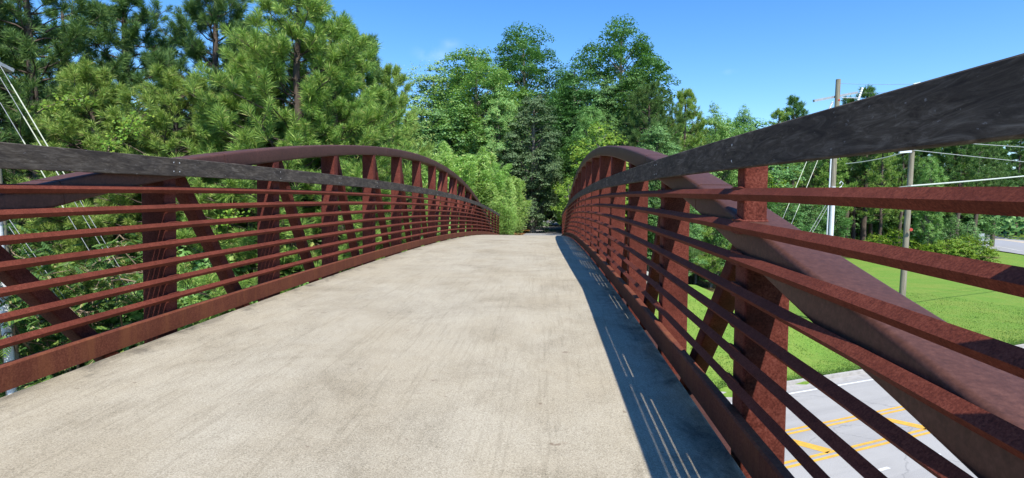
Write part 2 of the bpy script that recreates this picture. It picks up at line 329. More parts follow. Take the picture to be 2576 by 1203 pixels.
# ------------------------------------------------------------------ setting: ground
RA = math.radians(28.4); RUx, RUy = math.cos(RA), math.sin(RA); RNx, RNy = -RUy, RUx
ZR = -6.6
S_NEAR, S_FAR = 4.6, 18.7                # road from kerb to kerb, measured across it
YA, YB = -4.6, 35.7                      # bridge ends
DC, DY = 0.0015502, 15.461
def zd(y): return -DC * (y - DY) ** 2 + DC * DY ** 2
def path_z(y):
    y = np.asarray(y, float)
    far = np.where(y > YB, -0.27 - 0.33 * (1 - np.exp(-np.clip(y - YB, 0, None) / 14)), 0)
    near = np.where(y < YA, -0.25, 0)
    return np.where(y > YB, far, near)
XC = -0.15
def terrain(x, y):
    x, y = np.broadcast_arrays(np.asarray(x, float), np.asarray(y, float))
    s = x * RNx + y * RNy
    d = np.sqrt(x * x + y * y)
    lawn = ZR + 0.13 + np.clip(s - S_FAR, 0, 90) * 0.0055
    und = 0.25 * np.sin(x * 0.11 + 1.3) * np.sin(y * 0.09) * np.clip((s - S_FAR - 2) / 12, 0, 1)
    lawn = lawn + und
    left = np.clip((-x - 3) / 10, 0, 1) * np.clip((s - S_FAR - 1.5) / 9, 0, 1) * 1.6     # wooded bank
    z = lawn + left
    # trail embankments and slopes in front of the abutments
    for sgn in (1, -1):
        if sgn > 0: beh = y > 36.0; yy = y; run = (36.0 - y)
        else: beh = y < YA - 0.3; yy = y; run = (y - (YA - 0.3))
        side = np.clip(np.abs(x - (-1.05)) - 2.9, 0, None)
        top = path_z(yy) - 0.06 - side * 0.50
        zz = np.where(beh, top, -3.0 - np.clip(run, 0, None) * 0.32 - np.clip(side - 7, 0, None) * 0.4)
        z = np.maximum(z, zz)
    z = np.where(s < S_NEAR, np.maximum(z, ZR + 0.13), z)
    road = (s > S_NEAR - 0.2) & (s < S_FAR + 0.2)
    z = np.where(road, ZR - 0.10, z)
    hill = np.clip((d - 260) / 300, 0, 1) * 6 * np.clip((y + 60) / 120, 0, 1)
    return z + hill
def axis(lo, hi, fine_lo, fine_hi, f, extra=()):
    a = list(np.arange(fine_lo, fine_hi + f / 2, f)); v = fine_hi; st = f
    while v < hi: st *= 1.22; v += st; a.append(v)
    v = fine_lo; st = f
    while v > lo: st *= 1.22; v -= st; a.insert(0, v)
    return np.array(sorted(set(np.round(list(a) + list(extra), 3))))
gx = axis(-1500, 1500, -45, 60, 1.0); gy = axis(-600, 2500, -20, 80, 1.0, (35.97, 36.03))
# a second set of lines follows the road so its cut is clean
GX, GY = np.meshgrid(gx, gy, indexing='xy'); GZ = terrain(GX, GY)
def grid_mesh(name, X, Y, Z, mat, smooth=True):
    ny, nx = X.shape; i, j = np.meshgrid(np.arange(ny - 1), np.arange(nx - 1), indexing='ij')
    q = np.stack([i*nx+j, i*nx+j+1, (i+1)*nx+j+1, (i+1)*nx+j], -1).reshape(-1, 4)
    return np_mesh(name, np.stack([X, Y, Z], -1).reshape(-1, 3), q, mat, smooth)
def ground_mat():
    m, n, l, p = new_mat('lawn_and_woodland_floor')
    f = noise(n, l, 9, 8, 0.85, None); b = noise(n, l, 0.35, 5, 0.6); md = noise(n, l, 2.6, 6, 0.7, (1, 1.6, 1))
    c = ramp(n, l, f, [(0.30, (0.085, 0.165, 0.020)), (0.52, (0.150, 0.258, 0.042)), (0.74, (0.25, 0.345, 0.075))])
    c = mix(n, l, ramp(n, l, md, [(0.45, (0, 0, 0)), (0.72, (0.8, 0.8, 0.8))]), c, mix(n, l, 1.0, c, (0.66, 0.80, 0.7), 'MULTIPLY'))
    c = mix(n, l, ramp(n, l, b, [(0.42, (0, 0, 0)), (0.7, (0.75, 0.75, 0.75))]), c, mix(n, l, 1.0, c, (1.45, 1.05, 1.3), 'MULTIPLY'))
    lit = ramp(n, l, noise(n, l, 14, 5, 0.7), [(0.3, (0.045, 0.038, 0.020)), (0.55, (0.11, 0.075, 0.038)), (0.75, (0.22, 0.14, 0.07))])
    at = n.new('ShaderNodeAttribute'); at.attribute_name = 'woodland'
    w = math_n(n, l, 'ADD', at.outputs['Fac'], math_n(n, l, 'MULTIPLY', math_n(n, l, 'SUBTRACT', md, 0.5), 0.9), True)
    c = mix(n, l, ramp(n, l, w, [(0.4, (0, 0, 0)), (0.6, (1, 1, 1))]), c, lit)
    l.new(c, p.inputs['Base Color']); p.inputs['Roughness'].default_value = 0.95; p.inputs['Specular IOR Level'].default_value = 0.1
    bump(n, l, p, f, 0.8, 0.05); return m
M_GROUND = ground_mat()
gme = grid_mesh('ground', GX, GY, GZ, M_GROUND)
def woodland(x, y):
    s = x * RNx + y * RNy
    w = np.where((x < -2.6) & (s > S_FAR + 1.5), 1.0, 0.0)                    # left of the bridge
    w = np.where((y > 58) & (x < 26 + (y - 58) * 0.1), 1.0, w)               # woods round the trail
    w = np.where((y > 108) & (x < 85), 1.0, w)
    w = np.where(np.abs(x - XC) < 3.2, np.where(y > 36, 0.45, w), w)
    return w
at = gme.attributes.new('woodland', 'FLOAT', 'POINT'); at.data.foreach_set('value', woodland(GX, GY).ravel().astype(np.float32))
tag(obj('ground', gme), kind='structure')

def strip(name, pts_l, pts_r, mat, kind='structure'):
    a, b = np.asarray(pts_l, float), np.asarray(pts_r, float); n = len(a)
    q = np.array([[i, i+1, n+i+1, n+i] for i in range(n - 1)])
    return tag(obj(name, np_mesh(name, np.concatenate([a, b]), q[:, ::-1], mat)), kind=kind)
def rp(u, s, z): return (RUx * u + RNx * s, RUy * u + RNy * s, z)
us = np.linspace(-160, 260, 106)
strip('road', [rp(u, S_NEAR - 0.05, ZR) for u in us], [rp(u, S_FAR + 0.05, ZR) for u in us], M_ROAD)
def kerb(s0, sgn):
    m = MB(); prof = np.array([(0, -0.12), (0.0, 0.14), (0.16, 0.155), (0.18, -0.12)]); prof[:, 0] *= sgn
    uu = np.linspace(-160, 260, 141); P = np.array([rp(u, s0, ZR) for u in uu])
    R = np.tile([RNx, RNy, 0], (len(uu), 1)); U = np.tile([0, 0, 1.], (len(uu), 1))
    m.sweep(P, prof, R, U)
    gut = np.array([(-0.62, 0.004), (-0.01, 0.006), (-0.01, -0.05), (-0.62, -0.05)]); gut[:, 0] *= sgn
    m.sweep(P, gut, R, U)
    tag(m.build('kerb', M_KERB), kind='structure')
kerb(S_FAR, 1); kerb(S_NEAR, -1)
def mark(name, segs, mat, z=ZR + 0.006):
    m = MB()
    for (u0, s0, u1, s1, w) in segs:
        a, b = np.array(rp(u0, s0, z)), np.array(rp(u1, s1, z)); d = b - a; nrm = np.array([-d[1], d[0], 0]); nrm /= np.linalg.norm(nrm)
        k = max(1, int(np.linalg.norm(d) / 6)); 
        for i in range(k):
            p0, p1 = a + d * i / k, a + d * (i + 1) / k
            m.add([p0 - nrm*w/2, p1 - nrm*w/2, p1 + nrm*w/2, p0 + nrm*w/2], [[0, 1, 2, 3]])
    tag(m.build(name, mat), kind='structure')
Y1, Y2 = 14.58, 12.62
mark('yellow_road_lines', [(-160, Y1+.13, 260, Y1+.13, .13), (-160, Y1-.13, 260, Y1-.13, .13), (-160, Y2+.13, 260, Y2+.13, .13), (-160, Y2-.13, 260, Y2-.13, .13)]
     + [(u - 0.1, Y1 - .18, u + 0.5, Y2 + .18, .46) for u in 17.1 + 5.27*np.arange(-12, 14)], M_YEL)
mark('white_road_lines', [(-160, 17.78, 260, 17.78, .13), (-160, 5.5, 260, 5.5, .13)] + [(u - .45, 11.2, u + .45, 11.2, .13) for u in 17.7 + 2.63*np.arange(-24, 60)], M_WHT)
# trail beyond and behind the bridge
for nm, ys in (('path', np.concatenate([np.linspace(35.72, 60, 20), np.linspace(63, 172, 40)])), ('path', np.linspace(-90, YA - 0.02, 40))):
    half = 1.75; xc = np.where(ys > 0, XC + np.clip(ys - 36, 0, None) * 0.004, -1.05)
    z = path_z(ys) + 0.012 + np.clip((np.hypot(xc, ys) - 260) / 300, 0, 1) * 6 * np.clip((ys + 60) / 120, 0, 1)
    strip(nm, np.stack([xc - half, ys, z], 1), np.stack([xc + half, ys, z], 1), M_PATH)
# the other road, far right
fr = np.array([math.cos(math.radians(67.5)), math.sin(math.radians(67.5))]); fn = np.array([fr[1], -fr[0]]); f0 = np.array([93.7, 121.0])
uu = np.linspace(-60, 260, 81)
def fp(u, w, dz):
    q = f0 + fr * u + fn * w; zz = [float(terrain(*(f0 + fr * (u + du) + fn * ww))) for ww in (-1, 12, 26) for du in (-6, 0, 6)]
    return (q[0], q[1], max(zz) + dz)
strip('far_road', [fp(u, 0, 0.12) for u in uu], [fp(u, 25, 0.12) for u in uu], M_ASPH)
strip('far_road_shoulder', [fp(u, 18.5, 0.13) for u in uu], [fp(u, 21.5, 0.13) for u in uu], simple('sandy_shoulder', (0.42, 0.34, 0.24), (0.55, 0.47, 0.36), 2))
strip('far_road_line', [fp(u, 4.6, 0.135) for u in uu], [fp(u, 4.85, 0.135) for u in uu], M_WHT)

# ------------------------------------------------------------------ abutment walls
def abutment(y0, y1, label):
    t = empty('abutment_wall', (-1.05, (y0 + y1) / 2, -6), label, 'concrete wall')
    def poly(name, pts):
        m = MB(); a = np.array([(x + 1.05, y0 - (y0 + y1) / 2, z + 6) for x, z in pts]); b = a.copy(); b[:, 1] += y1 - y0
        k = len(pts); fan = np.array([[0, i, i + 1] for i in range(1, k - 1)])
        m.add(np.concatenate([a, b]), [[i, k+i, k+(i+1) % k, (i+1) % k] for i in range(k)], np.concatenate([fan, fan[:, ::-1] + k]))
        m.build(name, M_CONC, t)
    zt = path_z(y1 + 1 if y0 > 0 else y0 - 1) - 0.02
    poly('bridge_seat', [(-4.0, -6.8), (1.9, -6.8), (1.9, zt - 0.75), (-4.0, zt - 0.75)])
    for s in (1, -1):
        f = lambda x: -1.05 + s * x
        pts = [(f(2.96), -6.8), (f(11.6), -6.8), (f(11.6), zt - 4.15), (f(2.96), zt + 0.1)]
        poly('wing_wall', pts if s > 0 else pts[::-1])
abutment(35.85, 36.25, 'pale concrete abutment with sloping wing wall at the far bridge end')
abutment(YA - 0.45, YA - 0.15, 'pale concrete abutment under the bridge end behind the viewer')

# ------------------------------------------------------------------ the bridge
BR = empty('arched_footbridge', (0, 0, 0), 'rust-red weathering steel arched footbridge with concrete deck and dark wooden rails', 'footbridge')
XL, XR = -2.9688, 0.8136
B0, BB = 2.746, 1.8348
NB = range(-4, 19)
ZTOP, CK, CT = 1.147 + 0.885 * 1.573395, 0.0083025, 0.1516
def sstep(t): t = np.clip(t, 0, 1); return t*t*(3 - 2*t)
def zc(y):
    e = np.minimum(y, 2*DY - y)
    return ZTOP - CK * (y - DY) ** 2 - 0.068 * sstep((4.3 - e) / 2.6)
def cdepth(y):
    e = np.minimum(y, 2*DY - y); return CT + 0.006 * sstep((5.2 - e) / 3.6)
ys = np.linspace(YA, YB, 90)
m = MB()                                   # concrete slab
prof = np.array([(-2.952, -0.14), (0.811, -0.14), (0.811, -0.012), (0.799, 0.0), (-2.940, 0.0), (-2.952, -0.012)])
yy = np.linspace(YA, YB, 120)
X = np.array([-2.952, -2.940] + list(np.linspace(-2.6, 0.5, 6)) + [0.799, 0.811])
Zt = np.array([-0.012] + [0.0] * 8 + [-0.012])
GXd, GYd = np.meshgrid(X, yy); GZd = zd(yy)[:, None] + Zt[None]
obj('deck', grid_mesh('deck', GXd, GYd, GZd, M_DECK), BR)
def along(X, ys, z): return np.stack([np.full_like(ys, X), ys, z], 1)
def frames(path):
    t = np.gradient(path, axis=0); t /= np.linalg.norm(t, axis=1)[:, None]
    R = np.tile([1., 0, 0], (len(path), 1)); U = np.cross(R, t); return R, U
P = along(-1.0655, ys, zd(ys) - 0.085); m.sweep(P, rect_profile(3.70, 0.14), *frames(P)); m.build('deck_pan', M_PAN, BR)
for k in NB:                               # floor beams
    y = B0 + k * BB - 0.075
    m = MB(); m.beam((XL + .02, y, zd(y) - 0.30), (XR - .02, y, zd(y) - 0.30), 0.10, 0.22); m.build('floor_beam', M_BEAM, BR)
for side, X0 in ((-1, XL), (1, XR)):
    o = side                               # outward
    # guard bars: angle sections, ridge towards the deck
    for i in range(7):
        h = 1.127 - 0.1424 * i
        pr = np.array([(0, 0), (0.0268, 0.0268), (0.0302, 0.0234), (0.0068, 0.0), (0.0302, -0.0234), (0.0268, -0.0268)]); pr[:, 0] *= o
        m = MB(); P = along(X0, ys, zd(ys) + h); R, U = frames(P)
        m.sweep(P, pr, R, U, cap=False)
        rb = random.Random(i * 31 + side)
        for k in NB:                       # weld beads where the bar meets each post
            yp = B0 + k*BB - .075; q = np.linspace(yp - .08 - rb.uniform(0, .015), yp + .06 + rb.uniform(0, .03), 7)
            for sg in (1, -1):
                m.tube(along(X0 + o*0.0285, q, zd(q) + h + sg*0.0262), np.array([.002, .0065, .0075, .006, .008, .0065, .002])*rb.uniform(.8, 1.2), 5)
        m.build('guard_bar', M_BAR, BR)
    # toe plate: channel with a narrow sloped top lip
    m = MB(); P = along(X0, ys, zd(ys)); R, U = frames(P)
    pr = np.array([(0, 0.0145), (0, 0.149), (0.009, 0.158), (0.045, 0.158), (0.045, 0.148), (0.010, 0.148), (0.010, 0.0145)]); pr[:, 0] *= o
    m.sweep(P, pr, R, U); m.build('toe_plate', M_TOE, BR)
    # wooden rub rail in boards two bays long
    kn = [k for k in range(-5, 20, 2)]
    for a, b in zip(kn[:-1], kn[1:]):
        ya, yb = max(B0 + a*BB - .075, YA + .02) + .002, min(B0 + b*BB - .075, YB - .02) - .002
        if yb - ya < 0.3: continue
        q = np.linspace(ya, yb, 9); P = along(X0 + o * 0.012, q, zd(q) + 1.3085 + random.Random(a * 7 + side).uniform(-.003, .003)); m = MB()
        m.sweep(P, rect_profile(0.038, 0.143, 0.004, 1), *frames(P)); nw = 0
        me_q = sum(len(k) for k in m.q) + sum(len(k) for k in m.t)
        for y in (ya + .035, (ya + yb) / 2 - .02, yb - .035):     # screw heads
            for dz in (-.035, .035):
                c = np.array((X0 - o * 0.008, y, zd(y) + 1.3085 + dz)); a8 = np.arange(8) * math.pi / 4
                v = np.concatenate([[c - (o * 0.002, 0, 0)], np.stack([np.full(8, c[0]), c[1] + .0055*np.cos(a8), c[2] + .0055*np.sin(a8)], 1)])
                m.add(v, t=[[0, 1 + i, 1 + (i + 1) % 8] for i in range(8)]); nw += 8
        board = m.build('wooden_rail_board', M_WOOD, BR); board.data.materials.append(M_SCREW)
        idx = np.zeros(len(board.data.polygons), np.int32); idx[-nw:] = 1; board.data.polygons.foreach_set('material_index', idx)
    # arch chord and bottom chord (tubes with rounded corners)
    yc = np.linspace(-3.9, 2 * DY + 3.9, 110); P = along(X0 + o * 0.145, yc, zc(yc) - cdepth(yc) / 2); m = MB()
    R_, U_ = frames(P); pr = rect_profile(0.205, CT, 0.022, 4); nb = m.n
    m.sweep(P, pr, R_, U_)
    for blk, off in ((m.v[0].reshape(len(yc), len(pr), 3), 0),):        # deeper tube toward the ends
        ext = (cdepth(yc) - CT) / 2
        blk += (np.sign(pr[:, 1])[None, :] * ext[:, None])[..., None] * U_[:, None, :]
    m.v[1] = m.v[0].reshape(len(yc), len(pr), 3)[0]; m.v[2] = m.v[0].reshape(len(yc), len(pr), 3)[-1]
    for k in (0, 1, 4, 8, 11):             # welded splice seams
        y = B0 + k*BB + 0.72; q = np.array([y - .006, y + .006]); Pq = along(X0 + o*0.145, q, zc(q) - cdepth(q)/2)
        m.sweep(Pq, rect_profile(0.209, float(cdepth(y)) + .004, 0.023, 4), *[np.tile(f[0], (2, 1)) for f in frames(Pq)])
    m.build('arch_chord', M_CHORD, BR, True, 40)
    P = along(X0 + o * 0.145, ys, zd(ys) - 0.33); m = MB(); m.sweep(P, rect_profile(0.205, 0.2, 0.02), *frames(P)); m.build('bottom_chord', M_BEAM, BR, True, 40)
    for k in NB:
        y = B0 + k * BB; ym = y - 0.075; top = float(zc(ym) - cdepth(ym)); zb = zd(ym) - 0.235
        if top > zd(ym) - 0.1:             # truss vertical under the arch
            slope = -2 * CK * (ym - DY); dz = abs(slope) * 0.075 + 0.01
            m = MB(); m.beam((X0 + o*0.145, ym, zb), (X0 + o*0.145, ym, top + dz), 0.192, 0.15, (0, 1, 0), 0.012); m.build('truss_vertical', M_POST, BR, True, 40)
        rt = zd(ym) + 1.36
        if zc(ym) < rt:                    # rail post standing on the arch, or on the bottom chord at the ends
            z0 = max(zc(ym) - 0.01, zb)
            m = MB(); m.beam((X0 + o*0.092, ym, z0), (X0 + o*0.092, ym, rt), 0.102, 0.102, (0, 1, 0), 0.01)
            a = np.arange(17) * 2*np.pi/16; r_ = 0.056
            if zc(ym) > zd(ym) - .2:
                w = np.array([(X0 + o*0.092 + r_*max(-1, min(1, 1.3*math.cos(t))), ym + r_*max(-1, min(1, 1.3*math.sin(t))), zc(ym + r_*max(-1, min(1, 1.3*math.sin(t)))) + .003) for t in a]); m.tube(w, 0.006, 5, False)
            m.build('rail_post', M_POST, BR, True, 40)
        # diagonals fall away from the crown of the arch
        mid = 7
        if k < mid: ya_, y1 = y + 0.17, y + 1.40
        else: ya_, y1 = y - 0.32, y - 1.55
        if k != mid and top > zd(ym) + 0.3 and YA < y1 < YB:
            m = MB(); m.beam((X0 + o*0.185, ya_, float(zc(ya_)) - CT + .03), (X0 + o*0.185, y1, zd(y1) - 0.24), 0.10, 0.11, (1, 0, 0), 0.01); m.build('diagonal_brace', M_POST, BR, True, 40)

# ------------------------------------------------------------------ vegetation generators (metres, base at the origin)
def unit(v): return v / (np.linalg.norm(v, axis=-1, keepdims=True) + 1e-9)
def quads(P, N, size, r, aspect=0.6, fold=0.0):
    """leaf cards: centre P, facing N; pointed four-sided leaves"""
    n = len(P); t = unit(np.cross(N, unit(r.normal(size=(n, 3))))); b = np.cross(N, t); s = size[:, None] / 2
    a = aspect
    v = np.stack([P - t*s, P + b*s*a + t*s*0.1 - N*s*fold, P + t*s*1.1, P - b*s*a + t*s*0.1 - N*s*fold], 1).reshape(-1, 3)
    return v, np.arange(4*n).reshape(n, 4)
def branch_path(a, b, k, r, bend):
    t = np.linspace(0, 1, k)[:, None]; p = a + (b - a) * t
    off = np.cumsum(r.normal(size=(k, 3)), 0) * bend; off -= off[0] + (off[-1] - off[0]) * t
    return p + off
def needles(P, D, n, L, w, r, spread=(0.10, 1.30), face=None):
    T = len(P); D = unit(D)
    ax = unit(np.cross(D, r.normal(size=(T, 3)))); ay = np.cross(D, ax)
    th = r.uniform(spread[0], spread[1], (T, n)) ; ph = r.uniform(0, 2*np.pi, (T, n))
    d = np.cos(th)[..., None]*D[:, None] + np.sin(th)[..., None]*(np.cos(ph)[..., None]*ax[:, None] + np.sin(ph)[..., None]*ay[:, None])
    ln = (L * r.uniform(0.75, 1.1, (T, n)) * r.uniform(0.62, 1.18, (T, 1)))[..., None]
    base = P[:, None] - D[:, None]*(r.uniform(-0.25, 0.6, (T, n, 1))*L) ; tip = base + d*ln; tip[..., 2] -= 0.06*ln[..., 0]
    wv = unit(np.cross(d, r.normal(size=(T, n, 3)) if face is None else r.normal(size=(T, n, 3))*0.45 + np.array(face)))*w/2
    mid = base + d*ln*0.5
    v = np.stack([base - wv*0.5, mid + wv, tip, mid - wv], 2).reshape(-1, 3)
    return v, np.arange(len(v)).reshape(-1, 4)
def gen_pine(seed, H, base_frac, R, whorls, per, twigs, n, L, w, shape=0.8, up=0.5):
    r = np.random.default_rng(seed); tm = MB()
    k = 12; tp = np.stack([np.cumsum(r.normal(size=k))*0.045*H/12, np.cumsum(r.normal(size=k))*0.045*H/12, np.linspace(0, H, k)], 1); tp[:, :2] -= tp[0, :2]
    tr = 0.016*H*np.linspace(1, 0.12, k)**0.8 + 0.012
    tm.tube(tp, tr, 8)
    Ps, Ds = [], []
    for wi in range(whorls):
        f = base_frac + (1 - base_frac) * (wi + r.uniform(-.3, .3)) / whorls; f = min(max(f, base_frac), .985)
        o = np.array([np.interp(f*H, tp[:, 2], tp[:, 0]), np.interp(f*H, tp[:, 2], tp[:, 1]), f*H])
        g = (f - base_frac) / (1 - base_frac); ln0 = R * (1 - g**(1/shape))**0.75 * (0.72 + 0.28*min(1, g/0.2)) + 0.25
        a0 = r.uniform(0, 6.28)
        for b in range(per):
            ang = a0 + 6.283*b/per + r.uniform(-.35, .35); ln = ln0*r.uniform(0.6, 1.12); e = up*(0.1 + 0.9*g) + r.uniform(-.18, .18)
            tip = o + np.array([math.cos(ang)*math.cos(e), math.sin(ang)*math.cos(e), math.sin(e)])*ln
            q = branch_path(o, tip, 6, r, 0.035*ln); q[:, 2] += np.linspace(0, 1, 6)**2*0.12*ln
            br = np.linspace(0.012 + 0.010*ln, 0.006, 6); tm.tube(q, br, 4, False)
            nt = max(3, int(twigs*(0.35 + 0.65*ln/R)))
            for _ in range(nt):
                t = r.uniform(0.28, 1.0)**0.8; p = np.array([np.interp(t, np.linspace(0, 1, 6), q[:, c]) for c in range(3)])
                bd = unit(q[-1] - q[0]); dr = unit(bd*0.7 + r.normal(size=3)*0.55 + np.array([0, 0, 0.45])); sl = r.uniform(0.15, 0.5)*(0.5 + 0.25*ln)
                tp2 = p + dr*sl; tm.tube(np.array([p, tp2]), (0.007, 0.004), 3, False)
                Ps.append(tp2); Ds.append(unit(dr + np.array([0, 0, 0.5])))
                if r.random() < 0.45: Ps.append(p + dr*sl*0.5 + r.normal(size=3)*.04); Ds.append(unit(dr + r.normal(size=3)*.4 + np.array([0, 0, .4])))
    Ps.append(tp[-1]); Ds.append(np.array([0, 0, 1.]))
    v, q = needles(np.array(Ps), np.array(Ds), n, L, w, r)
    return tm, v, q
def gen_broad(seed, H, base_frac, R, nclump, cr, leaves, size, shape=1.0, top_round=0.55, up=0.6, lean=0.02, aspect=0.62):
    r = np.random.default_rng(seed); tm = MB(); k = 10
    tp = np.stack([np.cumsum(r.normal(size=k))*lean*H/6, np.cumsum(r.normal(size=k))*lean*H/6, np.linspace(0, H*0.93, k)], 1); tp[:, :2] -= tp[0, :2]
    tm.tube(tp, 0.017*H*np.linspace(1, 0.12, k)**0.9 + 0.02, 8)
    V, Q, nv = [], [], 0; C = []; zb = base_frac*H
    envf = lambda g: R*min(1.0, 0.62 + 1.1*g)*math.sqrt(max(0.03, 1 - (max(0, g - (1 - top_round))/top_round)**2.2)) * shape
    gg = np.linspace(0, 1, 200); cw = np.cumsum([envf(g)**1.5 for g in gg]); cw /= cw[-1]
    lob = r.uniform(0, 6.28, 3)
    for i in range(nclump):
        g = float(np.interp((i + r.uniform(0, 1)) / nclump, cw, gg)); z = zb + (H - cr*0.5 - zb)*g
        env = envf(g)*(1 + 0.16*math.sin(3*i*2.39996 + lob[0] + 5*g) + 0.10*math.sin(2*i*2.39996 + lob[1] - 9*g))
        a = i*2.39996 + r.uniform(-.5, .5); rad = max(0.0, env*r.uniform(0.30, 1.0)**0.6 - cr*0.35)
        j = np.array([np.interp(z, tp[:, 2], tp[:, 0]), np.interp(z, tp[:, 2], tp[:, 1]), 0])
        c = j + np.array([rad*math.cos(a), rad*math.sin(a), z]); C.append((c, g))
        zo = max(zb*0.75, z - rad*up - 0.1*H*(1 - g)); zo = min(zo, H*0.9)
        o = np.array([np.interp(zo, tp[:, 2], tp[:, 0]), np.interp(zo, tp[:, 2], tp[:, 1]), zo])
        tm.tube(branch_path(o, c, 5, r, 0.03*rad + .02), np.linspace(0.012 + 0.006*H*(1 - .6*g)*min(1, rad/R + .3), 0.012, 5), 5, False)
    for c, g in C:
        rr = cr*r.uniform(0.65, 1.25); nl = int(leaves*r.uniform(0.6, 1.35)*(rr/cr)**1.6)
        ns = r.integers(4, 8); sub = unit(r.normal(size=(ns, 3)))*rr*0.62*np.array([1, 1, .8]); pick = r.integers(0, ns, nl)
        d = unit(r.normal(size=(nl, 3))); d[:, 2] = np.abs(d[:, 2])*0.9 + d[:, 2]*0.35 - .12
        p = c + sub[pick] + d*rr*0.55*(r.uniform(0.25, 1, (nl, 1))**0.5)
        N = unit(d*0.7 + unit(sub[pick])*0.4 + np.array([0.22, -0.52, 0.85])*0.95 + r.normal(size=(nl, 3))*0.38)
        v, q = quads(p, N, size*r.uniform(0.65, 1.3, nl), r, aspect, 0.15); V.append(v); Q.append(q + nv); nv += len(v)
    return tm, np.concatenate(V), np.concatenate(Q)
def gen_bamboo(seed, H, R, canes, leaves):
    r = np.random.default_rng(seed); tm = MB(); P, D = [], []
    for i in range(canes):
        a = r.uniform(0, 6.28); b = R*0.55*math.sqrt(r.random()); o = np.array([b*math.cos(a), b*math.sin(a), 0]); h = H*r.uniform(0.50, 1.0)
        arch = R*r.uniform(0.08, 0.65); t = np.linspace(0, 1, 9)
        p = np.stack([o[0] + math.cos(a)*arch*t**2.6, o[1] + math.sin(a)*arch*t**2.6, h*(t - 0.10*t**4)], 1); tm.tube(p, np.linspace(0.02, 0.004, 9), 4, False)
        nb = int(leaves/canes)
        tt = 0.10 + 0.9*r.random(nb)**0.75; base = np.stack([np.interp(tt, t, p[:, c]) for c in range(3)], 1)
        an = r.uniform(0, 6.28, nb); ln = (0.10 + 0.52*np.sin(np.pi*np.clip(tt, 0.05, .97))**0.7)*r.random(nb)
        base += np.stack([np.cos(an)*ln, np.sin(an)*ln, 0.18*ln - 0.25*ln**2], 1); P.append(base); D.append(np.stack([np.cos(an), np.sin(an), r.uniform(-.9, .35, nb)], 1))
    P, D = np.concatenate(P), unit(np.concatenate(D)); n = 4
    v, q = needles(P, D, n, 0.22, 0.036, r, (0.15, 0.9), (0.23, -0.55, 0.80)); return tm, v, q
def gen_mimosa(seed, H, R, nfr, L):
    """feathery compound leaves on an arching shrubby tree"""
    r = np.random.default_rng(seed); tm = MB(); V = []; 
    stems = []
    for i in range(9):
        a = r.uniform(0, 6.28); rad = R*r.uniform(0.25, 0.95); z = H*r.uniform(0.55, 1.0)
        p = branch_path(np.zeros(3), np.array([rad*math.cos(a), rad*math.sin(a), z]), 8, r, 0.05*H); tm.tube(p, np.linspace(0.05, 0.012, 8), 5, False); stems.append(p)
        for j in range(7):
            s = p[r.integers(2, 8)]; e = s + np.array([r.normal()*R*.33, r.normal()*R*.33, r.uniform(-.45, .5)*R*.3]); q = branch_path(s, e, 5, r, .05); tm.tube(q, np.linspace(.018, .007, 5), 4, False); stems.append(q)
    for f in range(nfr):
        p = stems[r.integers(len(stems))]; o = p[r.integers(1, len(p))] + r.normal(size=3)*np.array([.16, .16, .12])
        a = r.uniform(0, 6.28); d = np.array([math.cos(a), math.sin(a), r.uniform(-.55, .25)]); d = unit(d); s = unit(np.cross(d, [0, 0, 1.])); u = np.cross(s, d); l = L*r.uniform(.6, 1.2)
        for k in range(7):
            t = (k + .6)/7; c = o + d*l*t - np.array([0, 0, 1])*l*.35*t*t; ll = l*0.42*math.sin(math.pi*(0.18 + .74*t))
            for sg in (-1, 1):
                dd = unit(s*sg + d*.6 - np.array([0, 0, .55])); wv = d*l*.085
                V.append([c - wv, c + wv, c + dd*ll + wv*.4, c + dd*ll - wv*.4])
    v = np.array(V).reshape(-1, 3); return tm, v, np.arange(len(v)).reshape(-1, 4)

LIB = {}
def lib(key, fn, leaf, bark):
    if key not in LIB:
        tm, v, q = fn(); LIB[key] = (tm.mesh(key + '_trunk', bark, True), np_mesh(key + '_crown', v, q, leaf))
    return LIB[key]
def plant(key, name, x, y, s, rz, label, cat, group=None, z=None, part='trunk', crown='crown'):
    t, c = LIB[key]
    zz = float(terrain(x, y)) - 0.05 if z is None else z
    e = empty(name, (x, y, zz), label, cat, group, rz, s)
    obj(part, t, e); obj(crown, c, e); return e

# library of plants -------------------------------------------------------
for i in range(4):
    lib(f'near_pine{i}', lambda i=i: gen_pine(11 + i, 12.0, 0.10, (3.7, 3.3, 3.9, 3.4)[i], 27, 5, 13, 96, 0.27, 0.0125, (0.8, 0.95, 0.75, 0.85)[i]), M_NEEDLE, M_BARKP)
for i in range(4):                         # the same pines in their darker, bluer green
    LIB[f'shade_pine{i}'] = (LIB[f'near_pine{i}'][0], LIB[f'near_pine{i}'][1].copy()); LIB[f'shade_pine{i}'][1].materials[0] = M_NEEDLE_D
for i in range(2):
    lib(f'dark_pine{i}', lambda i=i: gen_pine(31 + i, 15.0, 0.25, 3.8, 22, 5, 13, 40, 0.28, 0.018, 0.9, 0.35), M_NEEDLE_D, M_BARKP)
for i in range(3):
    lib(f'far_pine{i}', lambda i=i: gen_pine(41 + i, 25.0, (0.42, 0.30, 0.5)[i], (4.6, 5.2, 4.4)[i], 18, 5, 11, 30, 0.60, 0.06, 0.8, 0.3), M_NEEDLE_D if i != 1 else M_NEEDLE, M_BARKP)
lib('poplar0', lambda: gen_broad(51, 20, 0.12, 4.6, 150, 1.35, 560, 0.19, 1.0, 0.75), M_LEAF, M_BARKG)
lib('poplar1', lambda: gen_broad(52, 20, 0.18, 4.6, 150, 1.35, 560, 0.19, 1.0, 0.6), M_LEAF, M_BARKG)
